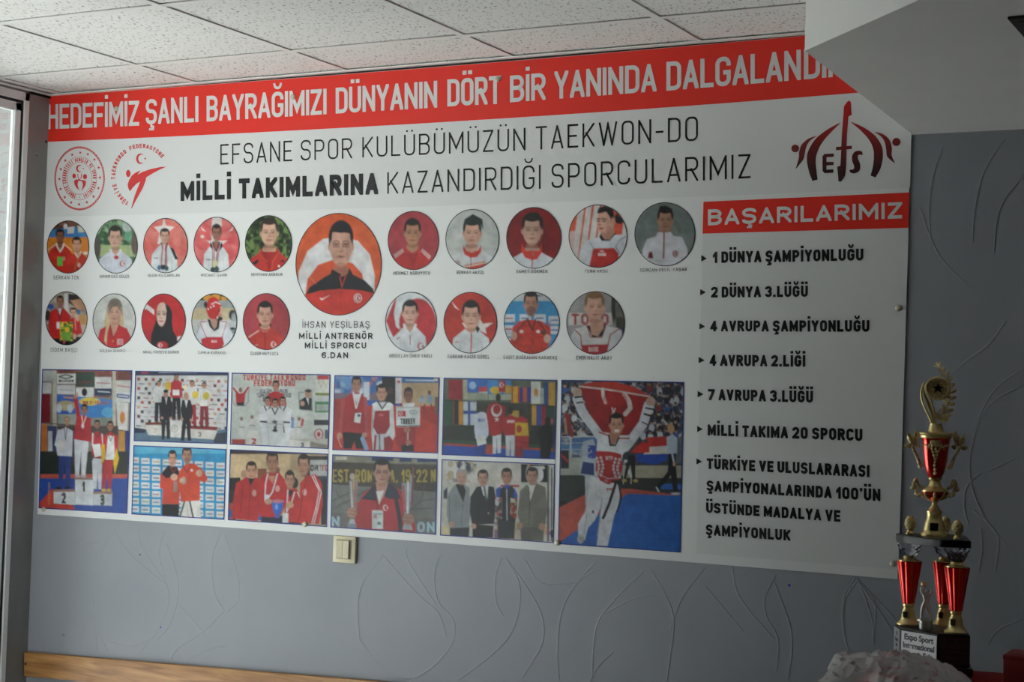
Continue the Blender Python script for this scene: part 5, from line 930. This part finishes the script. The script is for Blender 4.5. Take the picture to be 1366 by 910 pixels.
sw = empty('light_switch', W(461.5, 733)); tag(sw, 'cream double rocker light switch on the wall under the banner', 'light switch')
bm = bmesh.new(); add_box(bm, (-.042, -.011, -.0415), (.042, -.0003, .0415), .003, 2); bobj('switch_frame', bm, M_cream, sw, True, 35)
bm = bmesh.new(); add_box(bm, (-.028, -.0125, -.0295), (.027, -.0105, .031)); bobj('rocker_recess', bm, mat('cream_shadow', (.30, .27, .18), .6), sw)
for x in (-.0265, -.002):
    bm = bmesh.new(); add_box(bm, (x, -.0175, -.0275), (x+.0235, -.0115, .0290), .0012, 1)
    bmesh.ops.rotate(bm, verts=bm.verts, cent=(x, -.013, 0), matrix=Matrix.Rotation(.05 if x < -.01 else -.02, 3, 'Z')); bobj('rocker', bm, M_cream2, sw, True, 35)
# ------------------------------------------------------------------ wooden rail on the wall
ra, rb = W(40, 869.5), W(300, 891); rs_ = (rb[2]-ra[2])/(rb[0]-ra[0])
bm = bmesh.new(); add_box(bm, (XL+.004, -.022, ra[2]-.083), (2.2, -.0005, ra[2]), .003, 2)
bmesh.ops.rotate(bm, verts=bm.verts, cent=(XL+.004, 0, ra[2]), matrix=Matrix.Rotation(-math.atan(rs_), 3, 'Y'))
rail = bobj('wooden_rail', bm, M_wood, None, True, 35); tag(rail, 'varnished pine board fixed along the wall at the lower left', 'rail')
for x in (.015, 1.1, 2.05):
    bm = bmesh.new(); add_lathe(bm, [(.0045, 0), (.004, .0015)], 10); bmesh.ops.rotate(bm, verts=bm.verts, matrix=Matrix.Rotation(math.pi/2, 3, 'X'))
    o = bobj('screw', bm, M_gasket, rail); o.location = (XL+x, -.0221, ra[2]-.04+rs_*x)
# ------------------------------------------------------------------ trophy
def unproj(px, py, z):
    d = FW+RT*(px-683)/FPX-UP*(py-455)/FPX; return CAM+d*((z-CAM[2])/d[2])
K = .00163
TX, TY = 2.670, -.724
ZB_ = 1.056
tro = empty('trophy', (TX, TY, ZB_), math.radians(-26)); tag(tro, 'tall gold and red trophy on three columns with a black base', 'trophy')
# base: foot and body
poly = [(-.039, -.084), (.059, -.084), (.105, -.038), (-.005, .082), (-.080, .072), (-.093, -.042)]
bm = bmesh.new(); add_prism(bm, [(x*1.13, y*1.13) for x, y in poly], 0, .018); bmesh.ops.bevel(bm, geom=[e for e in bm.edges], offset=.002, segments=2, affect='EDGES')
bobj('foot', bm, M_dark, tro, True, 35)
BT = .086
bm = bmesh.new(); add_prism(bm, poly, .018, BT, 1.0); bmesh.ops.bevel(bm, geom=[e for e in bm.edges], offset=.0015, segments=2, affect='EDGES')
bobj('base', bm, M_dark, tro, True, 35)
def plaque(name, a, b, m, inset=.003, lines=(), tmat=None, ht=(.023, .081)):
    "thin plate on the base side from corner a to corner b"
    a, b = Vector((*a, 0)), Vector((*b, 0)); t = (b-a).normalized(); L = (b-a).length; n = Vector((t.y, -t.x, 0)); z0, z1 = ht
    bm = bmesh.new(); add_box(bm, (inset, -.0015, z0), (L-inset, .0, z1)); o = bobj(name, bm, m, tro)
    o.matrix_local = Matrix.Translation(a+n*.0012)@Matrix(((t.x, -n.x, 0, 0), (t.y, -n.y, 0, 0), (0, 0, 1, 0), (0, 0, 0, 1)))
    for s, zc, sz in lines:
        cu = bpy.data.curves.new('lettering', 'FONT'); cu.body = s; cu.size = sz; cu.align_x = 'CENTER'; cu.offset = sz*.035; cu.extrude = .0002
        cu.materials.append(tmat or M_text); tc_ = bpy.data.objects.new('tmp', cu); SC.objects.link(tc_); me_ = bpy.data.meshes.new_from_object(tc_.evaluated_get(bpy.context.evaluated_depsgraph_get())); bpy.data.objects.remove(tc_); to = bpy.data.objects.new('lettering', me_); link(to, o); to.location = (L/2, -.0018, zc); to.rotation_euler = (math.pi/2, 0, 0)
    return o
plaque('plaque', poly[0], poly[1], M_plate_w, .002, (('Expo Sport', .0640, .0170), ('International', .0465, .0165), ('Sports Fair', .0290, .0170)))['label'] = 'bright white front plaque with three lines of lettering'
plaque('plaque', poly[1], poly[2], M_plate_d, .002, (('EFS. 12', .066, .012), ('Expo Sport Sports', .053, .008), ('ITF Organization', .042, .009), ('Istanbul', .031, .007)), M_text2)['label'] = 'dark metal plaque on the right side'
plaque('plaque', poly[5], poly[0], M_plate_g, .004, (('12', .067, .010), ('Sports', .054, .010), ('Fair', .042, .010), ('11', .031, .008)), M_text2)['label'] = 'grey plaque on the left side'
# columns
C3 = [(-.070, -.026), (.061, -.030), (-.029, .042)]
foot_p = [(.0245, 0), (.0248, .003), (.022, .006), (.0175, .010), (.0155, .016), (.0145, .024), (.0135, .031), (.0118, .036), (.0105, .038), (.0108, .041), (.0125, .043), (.0125, .046), (.0108, .048), (.0105, .050)]
def column(x, y):
    c = empty('column', (x, y, BT), 0, tro); c.scale = (1, 1, .95)
    lathe('gold_foot', foot_p, M_gold, c, 28)
    bm = bmesh.new(); add_box(bm, (-.005, -.0165, .017), (.0055, -.012, .031), .0008, 1); o = bobj('emblem_plate', bm, M_dark, c); o.rotation_euler = (0, 0, math.radians(12))
    lathe('red_tube', [(.0135, .049), (.0139, .051), (.0205, .100), (.0272, .1425), (.0278, .1445), (.026, .1455)], M_red, c, 96, flute=12, fd=.10, angle=70)
    lathe('gold_cap', [(.0240, .1445), (.024, .147), (.018, .1495), (.014, .151), (.012, .155), (.013, .157)], M_gold, c, 28)
    # faceted crystal, wide at the top
    bm = bmesh.new(); n = 10; rings = []
    for r, z, off in ((.0135, .156, 0), (.0185, .163, .5), (.0225, .172, 0), (.0280, .184, .5), (.0275, .1895, 0), (.024, .1905, 0)):
        rings.append([bm.verts.new((r*math.cos(2*math.pi*(i+off)/n), r*math.sin(2*math.pi*(i+off)/n), z)) for i in range(n)])
    for a, b in zip(rings, rings[1:]):
        off = 1 if abs((a[0].co.y) > 1e-6) else 0
        for i in range(n):
            if abs(math.atan2(a[0].co.y, a[0].co.x)-math.atan2(b[0].co.y, b[0].co.x)) < 1e-4: bm.faces.new((a[i], a[(i+1) % n], b[(i+1) % n], b[i]))
            elif math.atan2(b[0].co.y, b[0].co.x) > 1e-4: bm.faces.new((a[i], a[(i+1) % n], b[i])); bm.faces.new((b[i], a[(i+1) % n], b[(i+1) % n]))
            else: bm.faces.new((a[i], b[(i+1) % n], b[i])); bm.faces.new((a[i], a[(i+1) % n], b[(i+1) % n]))
    bm.faces.new(list(reversed(rings[0]))); bm.faces.new(rings[-1])
    bobj('crystal', bm, M_crystal, c)
for x, y in C3: column(x, y)
PT = BT+.181
bm = bmesh.new(); pp = [(-.038, -.082), (.058, -.082), (.103, -.038), (-.005, .081), (-.082, .072), (-.096, -.042)]
add_prism(bm, pp, PT, PT+.0155); bmesh.ops.bevel(bm, geom=[e for e in bm.edges], offset=.0012, segments=2, affect='EDGES'); bobj('upper_plate', bm, M_dark, tro, True, 35)
PU = PT+.0155
for x, y in C3:
    f = lathe('pine_cone_finial', [(.0095, PU), (.0098, PU+.003), (.0065, PU+.006), (.006, PU+.009), (.009, PU+.011)], M_gold, tro, 20, (x, y))
    bm = bmesh.new(); n = 9
    for j in range(8):
        z = PU+.011+j*.0036; r = .0112*math.sin(min(1, (j+1.6)/5)*math.pi/2)*(1-(max(0, j-3)/5.2)**2)
        for i in range(n):
            a = 2*math.pi*(i+.5*(j % 2))/n
            q = bmesh.ops.create_icosphere(bm, subdivisions=1, radius=.0034)
            for v in q['verts']: v.co = Vector((v.co.x*1.0, v.co.y, v.co.z*1.3))+Vector((x+r*math.cos(a)*.82, y+r*math.sin(a)*.82, z))
    for k in (1,):
        q = bmesh.ops.create_uvsphere(bm, u_segments=12, v_segments=8, radius=.0088)
        for v in q['verts']: v.co = Vector((v.co.x+x, v.co.y+y, v.co.z*1.65+PU+.023))
    bobj('cone_scales', bm, M_goldf, f, True)
# cup (turned towards the room)
cup = empty('cup', (-.018, -.010, PU), math.radians(13.2+26), tro); cup.scale = (1, 1, .92)
lathe('cup_foot', [(.0285, 0), (.029, .004), (.0265, .008), (.0235, .011), (.0225, .018), (.0215, .026), (.0195, .034), (.0175, .038), (.0165, .041), (.0160, .046), (.0155, .052), (.0165, .054), (.0168, .058), (.0145, .060), (.0115, .064), (.009, .069), (.006, .073), (.0055, .077), (.008, .080), (.0095, .082), (.008, .084)], M_gold, cup, 40)
bm = bmesh.new(); add_box(bm, (-.009, -.0245, .014), (.009, -.0185, .032), .001, 1); bobj('emblem_plate', bm, M_dark, cup)
lathe('lower_bowl', [(.008, .083), (.013, .086), (.020, .090), (.0255, .096), (.0282, .102), (.0282, .104)], M_red, cup, 48)
lathe('bowl_rim', [(.0278, .1035), (.0292, .1045), (.0292, .107), (.025, .111), (.018, .115), (.0145, .118), (.0125, .122), (.0105, .128), (.0118, .131), (.0145, .133), (.0150, .136), (.013, .138)], M_gold, cup, 40)
bm = bmesh.new()
for k in range(8):       # gold leaves cast around the lower bowl
    a = 2*math.pi*k/8
    add_tube(bm, [(r*math.cos(a), r*math.sin(a), z) for r, z in ((.012, .085), (.0215, .0905), (.0275, .098), (.029, .104))], [.0016, .0032, .0034, .002], 6)
bobj('bowl_leaves', bm, M_goldf, cup, True)
def scroll(pts, s, leaf): 
    bm = bmesh.new(); P = spline([np.array((s*x, 0, z)) for x, z in pts], 6); add_tube(bm, P, list(np.linspace(.0034, .0024, len(P))), 8)
    for i in range(2, len(P)-1, 3):
        q = bmesh.ops.create_icosphere(bm, subdivisions=1, radius=.0042)
        for v in q['verts']: v.co = Vector((v.co.x*.8, v.co.y*.8, v.co.z*1.2))+Vector(P[i])+Vector((s*.0014, 0, 0))
    for (x, z, l, a) in leaf:
        base = len(bm.verts); ca, sa = math.cos(a), math.sin(a); vs_ = []
        for t, w_ in ((0, .002), (.3, .0062), (.6, .0058), (1, .0004)):
            for q, yy in ((-1, 0), (0, -.0035), (1, 0)):
                vs_.append(bm.verts.new((s*(x+ca*l*t-sa*w_*q), yy*(1-t*.6), z+sa*l*t+ca*w_*q)))
        for i in range(3):
            for j in range(2): bm.faces.new((vs_[i*3+j], vs_[i*3+j+1], vs_[i*3+j+4], vs_[i*3+j+3]))
        bk = [bm.verts.new(v.co+Vector((0, .004, 0))) for v in vs_]
        for i in range(3):
            for j in range(2): bm.faces.new((bk[i*3+j], bk[i*3+j+3], bk[i*3+j+4], bk[i*3+j+1]))
        loop = [0, 3, 6, 9, 10, 11, 8, 5, 2, 1]
        for i in range(10):
            a_, b_ = loop[i], loop[(i+1) % 10]; bm.faces.new((vs_[a_], vs_[b_], bk[b_], bk[a_]))
    return bm
for s in (-1, 1):
    bobj('scroll_handle', scroll([(.026, .112), (.034, .118), (.040, .127), (.0445, .120), (.040, .108), (.034, .096), (.029, .094)], s, [(.040, .124, .012, 1.6), (.0445, .112, .008, -.4), (.036, .1, .008, -1.2)]), M_goldf, cup, True)
lathe('cup_body', [(.0135, .137), (.0165, .142), (.0205, .152), (.0238, .166), (.0260, .182), (.0275, .200), (.0292, .219), (.0305, .228), (.0300, .230)], M_red, cup, 56)
lathe('cup_rim', [(.0300, .2285), (.0335, .2300), (.0350, .2330), (.0345, .2365), (.0370, .2390), (.0362, .2425), (.0310, .2440), (.020, .2450)], M_gold, cup, 48)
bm = bmesh.new()
for z, xs2, r in ((.214, (-.012, -.006, 0, .006, .012), .0036), (.222, (-.008, -.003, .003, .008), .0036), (.206, (-.017, -.008, 0, .008, .017), .0030), (.199, (-.005, .001, .005), .0030), (.191, (-.003, .003), .003), (.183, (0,), .0036), (.175, (0,), .003), (.167, (-.001,), .003), (.158, (0,), .0032), (.149, (0,), .0036)):
    for x in xs2:
        R_ = np.interp(z, [.137, .142, .152, .166, .182, .2, .219, .228], [.0135, .0165, .0205, .0238, .026, .0275, .0292, .0305])
        q = bmesh.ops.create_icosphere(bm, subdivisions=1, radius=r); yv = -math.sqrt(max(1e-6, R_**2-x*x))
        for v in q['verts']: v.co = Vector((v.co.x*1.15, v.co.y*.6, v.co.z*1.5))+Vector((x, yv, z))
for s in (-1, 1):
    add_tube(bm, [(s*.012, -.0265, .208), (s*.02, -.0225, .213), (s*.0275, -.012, .214)], [.0022, .002, .0015], 6)
bobj('cast_ornament', bm, M_goldf, cup, True)
for s in (-1, 1):
    bobj('handle', scroll([(.029, .166), (.033, .168), (.036, .178), (.041, .190), (.046, .203), (.050, .212), (.051, .220)], s, [(.046, .214, .038, 1.75), (.050, .214, .030, 1.25), (.052, .208, .016, .2), (.044, .21, .012, 2.9), (.031, .166, .010, -1.7)]), M_goldf, cup, True)
lathe('lid', [(.026, .2445), (.0185, .2460), (.0165, .2490), (.0155, .2540), (.0140, .2590), (.0125, .2630), (.0125, .2645)], M_gold, cup, 36)
# topper: disc with a star, ribbons on the left, laurel branch on the right
def tp(x, y): return ((x-450)/7.58*K, (795-y)/7.58*K+.2470)
top_e = empty('topper', (0, 0, 0), 0, cup)
bm = bmesh.new()
for pts, rr in (([(405,712),(375,630),(325,520),(300,420),(305,330),(328,255)], .0022), ([(420,712),(405,620),(365,510),(330,400),(318,320)], .0022), ([(436,712),(430,600),(405,510),(392,440)], .0026), ([(428,712),(418,620),(385,510),(350,430)], .0018)):
    P = spline([np.array((tp(*q)[0], 0, tp(*q)[1])) for q in pts], 6); add_tube(bm, P, rr, 8)
bobj('ribbon', bm, M_gold, top_e, True)
bm = bmesh.new(); dx, dz = tp(460, 328)
add_lathe(bm, [(.0265, -.0035), (.0284, -.002), (.0284, .002), (.0262, .004), (.0232, .0042), (.0215, .0020), (.0195, .0016), (.0005, .0016)], 48)
bmesh.ops.rotate(bm, verts=bm.verts, matrix=Matrix.Rotation(math.pi/2, 3, 'X')); bmesh.ops.translate(bm, verts=bm.verts, vec=(dx, -.001, dz)); dso = bobj('medallion', bm, M_goldf, top_e, True, 40)
st = starp(0, 0, .0128, .0128); bm = bmesh.new(); a = [bm.verts.new((dx+x, -.0045, dz-y)) for x, y in st]; bm.faces.new(a)
r_ = bmesh.ops.extrude_face_region(bm, geom=bm.faces[:]); bmesh.ops.translate(bm, verts=[v for v in r_['geom'] if isinstance(v, bmesh.types.BMVert)], vec=(0, .002, 0)); bobj('star', bm, M_dark, dso)
bm = bmesh.new(); stem = spline([np.array(tp(*q)) for q in ((478,705),(510,640),(545,570),(572,480),(585,390),(580,300),(555,215),(510,140),(462,75))], 8)
add_tube(bm, [(p[0], .001, p[1]) for p in stem], list(np.linspace(.0022, .001, len(stem))), 6)
for i in range(3, len(stem), 6):
    t = stem[min(i+1, len(stem)-1)]-stem[i-1]; t /= np.linalg.norm(t); sc_ = 1.0-.45*i/len(stem)
    for s in (-1, 1, 0) if i > len(stem)-5 else (-1, 1):
        th = math.atan2(t[1], t[0])+s*-.85; l = .0205*sc_; ca, sa = math.cos(th), math.sin(th); vs_ = []
        for tt, w_ in ((0, .0012), (.35, .0052*sc_), (.7, .0046*sc_), (1, .0003)):
            for q, yy in ((-1, 0), (0, -.0026), (1, 0)): vs_.append(bm.verts.new((stem[i][0]+ca*l*tt-sa*w_*q, yy*(1.3-tt*.4)-.0008*s, stem[i][1]+sa*l*tt+ca*w_*q)))
        bk = [bm.verts.new(v.co+Vector((0, .003, 0))) for v in vs_]
        for a_ in range(3):
            for j in range(2): bm.faces.new((vs_[a_*3+j], vs_[a_*3+j+1], vs_[a_*3+j+4], vs_[a_*3+j+3])); bm.faces.new((bk[a_*3+j], bk[a_*3+j+3], bk[a_*3+j+4], bk[a_*3+j+1]))
        loop = [0, 3, 6, 9, 10, 11, 8, 5, 2, 1]
        for k in range(10): bm.faces.new((vs_[loop[k]], vs_[loop[(k+1) % 10]], bk[loop[(k+1) % 10]], bk[loop[k]]))
bobj('laurel_branch', bm, M_goldf, top_e, False)
# figurine between the columns
fig = empty('figurine', (-.004, -.050, BT), math.radians(30), tro); fig.scale = (1.1, 1.1, .95); fig['label'] = 'small silver player figurine with raised arms'
lathe('figurine_stand', [(.011, 0), (.0115, .012), (.010, .014), (.010, .017), (.0155, .019), (.0155, .0215), (.004, .022)], M_silver, fig, 24)
bm = bmesh.new()
def sk(pts, r): add_tube(bm, spline([np.array(p) for p in pts], 5), list(np.interp(np.linspace(0, 1, (len(pts)-1)*5+1), np.linspace(0, 1, len(r)), r)), 8)
J = dict(hip=(0, 0, .058), ch=(.002, 0, .077), nk=(.003, 0, .083))
me = bpy.data.meshes.new('player'); 
vv = [(0,0,.055),(.001,0,.066),(.002,0,.076),(.0025,0,.082),(.003,-.001,.0895),(-.0035,0,.052),(-.006,-.002,.039),(-.0075,.001,.0245),(-.0078,-.004,.0225),(.0035,0,.052),(.0075,.001,.039),(.011,.003,.0245),(.012,-.002,.0225),(-.0045,0,.079),(-.009,-.002,.086),(-.007,-.003,.094),(.009,0,.079),(.013,-.001,.086),(.0095,-.003,.093)]
ee = [(0,1),(1,2),(2,3),(3,4),(0,5),(5,6),(6,7),(7,8),(0,9),(9,10),(10,11),(11,12),(2,13),(13,14),(14,15),(2,16),(16,17),(17,18)]
me.from_pydata(vv, ee, []); po = link(bpy.data.objects.new('player', me), fig); me.materials.append(M_silver)
po.modifiers.new('skin', 'SKIN'); ra_ = [.0058,.0050,.0066,.0026,.0046,.0052,.0040,.0026,.0024,.0052,.0040,.0026,.0024,.0032,.0027,.0022,.0032,.0027,.0022]
for v, r in zip(me.skin_vertices[0].data, ra_): v.radius = (r, r)
me.skin_vertices[0].data[0].use_root = True
s_ = po.modifiers.new('sub', 'SUBSURF'); s_.levels = 2; s_.render_levels = 2
bm = bmesh.new(); bmesh.ops.create_uvsphere(bm, u_segments=16, v_segments=10, radius=.0062); bo = bobj('ball', bm, M_goldf, fig, True); bo.location = (-.003, -.004, .1005)

# ------------------------------------------------------------------ table, cloth, bag, red box
ZT = 1.056
tb = empty('cabinet', (2.9, -.62, 0)); tag(tb, 'dark low cabinet under the trophy and the red cloth', 'cabinet')
box('carcass', (-.36, -.64, .05), (.95, .0, ZT-.055), M_table, tb, .004)
box('cabinet_top', (-.38, -.67, ZT-.055), (.97, .02, ZT-.028), M_table, tb, .003)
for x in (-.35, .30):
    d_ = box('cabinet_door', (x, -.66, .07), (x+.64, -.64, ZT-.07), M_table, tb, .003)
    box('handle', (x+(.58 if x < 0 else .04), -.68, .5), (x+(.595 if x < 0 else .055), -.66, .62), M_silver, d_, .002)
def sheet(name, m, nx, ny, fn, parent=None, thick=0, smooth=True):
    v = [fn(i/(nx-1), j/(ny-1)) for j in range(ny) for i in range(nx)]
    f = [(j*nx+i, j*nx+i+1, (j+1)*nx+i+1, (j+1)*nx+i) for j in range(ny-1) for i in range(nx-1)]
    o = mesh(name, v, f, m, parent, smooth)
    if thick: md = o.modifiers.new('t', 'SOLIDIFY'); md.thickness = thick
    return o
def nz(x, y, s=0): 
    from mathutils import noise
    return noise.noise(Vector((x, y, s)))
def rg(x, y, s=0): return 1-abs(nz(x, y, s))*2
def cl(u, v):
    x = 2.53+u*1.3; y = -1.27+v*.665
    inside = min(max(x-2.54, 0)/.05, 1)*min(max(y+1.26, 0)/.05, 1)*min(max(-.61-y, 0)/.03, 1)
    h = ZT-.026+.018*inside+.006*nz(x*9, y*9)*inside
    dt = min(math.hypot((x-TX)/.15, (y-TY)/.15), 1.6)
    h += .045*math.exp(-((x-2.60)/.05)**2-((y+.86)/.06)**2)
    h = min(h, ZT-.004) if dt < 1.2 else h+max(0, .02*rg(x*6, y*6, 3)-.008)*min(1, dt-1.2)*2
    return (x, y, h)
clo = sheet('red_cloth', M_cloth, 90, 70, cl, thick=.002); tag(clo, 'crumpled red cloth spread under the trophy and the plastic bag', 'cloth')
P_ = unproj(1350, 878, ZT+.035)
def bag_mat():
    m = mat('thin_plastic', (.55, .58, .58), .25); N, L, b = nodes(m)
    tc = N.new('ShaderNodeTexCoord'); vz = N.new('ShaderNodeTexNoise'); vz.inputs['Scale'].default_value = 22; vz.inputs['Detail'].default_value = 3; mp = N.new('ShaderNodeMapping'); mp.inputs['Scale'].default_value = (1, 1, 3)
    L.new(tc.outputs['Object'], mp.inputs[0]); L.new(mp.outputs[0], vz.inputs['Vector'])
    cr = N.new('ShaderNodeValToRGB'); cr.color_ramp.interpolation = 'LINEAR'; e = cr.color_ramp.elements
    e[0].position = .30; e[0].color = (.05, .07, .12, 1); e[1].position = .36; e[1].color = (.70, .74, .74, 1)
    for ps, c in ((.62, (.70, .73, .73, 1)), (.66, (.55, .16, .13, 1)), (.72, (.60, .60, .60, 1))): k = e.new(ps); k.color = c
    L.new(vz.outputs['Fac'], cr.inputs[0]); L.new(cr.outputs[0], b.inputs['Base Color'])
    tl = N.new('ShaderNodeBsdfTranslucent'); tl.inputs[0].default_value = (.6, .63, .63, 1); tr = N.new('ShaderNodeBsdfTransparent'); m1 = N.new('ShaderNodeMixShader'); m2 = N.new('ShaderNodeMixShader'); m1.inputs[0].default_value = .3; m2.inputs[0].default_value = .22
    L.new(b.outputs[0], m1.inputs[1]); L.new(tl.outputs[0], m1.inputs[2]); L.new(m1.outputs[0], m2.inputs[1]); L.new(tr.outputs[0], m2.inputs[2]); L.new(m2.outputs[0], N['Material Output'].inputs[0]); return m
M_bag = bag_mat()
bagp = [(unproj(x, y, ZT+z)) for x, y, z in ((1110, 905, .03), (1300, 905, .03))]
BX, BY = 2.672, -1.10
def bag(u, v):
    a = u*2-1; x = BX+a*.140+.02*nz(u*3, v*3, 7); y = BY+(v-.5)*.22+.012*nz(u*4, v*5, 9)-a*.045
    e = max(0, 1-abs(a)**2.2)*max(0, 1-abs(2*v-1)**2.4)
    h = .003+.052*e**.8*(1-.25*a*a)+(.012*rg(u*5, v*4, 1)+.009*rg(u*11, v*9, 2)+.004*rg(u*24, v*22, 5))*min(1, e*3+.15)
    if a < -.62: h += .012*min(1, (-.62-a)/.25)*max(0, 1-abs(2*v-1.2)**2)
    return (x, y, ZT+.014+h*.9)
bg_ = sheet('plastic_bag', M_bag, 110, 80, bag); tag(bg_, 'crumpled whitish plastic bag lying in front of the trophy', 'bag')
bo_ = empty('red_box', (0, 0, 0)); q = unproj(1338, 880, ZT+.055)
bo_.location = (q[0], q[1], ZT+.004); tag(bo_, 'small red box standing on the cloth at the right edge', 'box')
M_redbox = mat('red_card', (.20, .007, .007), .6)
box('box_body', (0, 0, 0), (.16, .10, .052), M_redbox, bo_, .003); box('box_lid', (-.001, -.001, .050), (.161, .101, .061), M_redbox, bo_, .003)
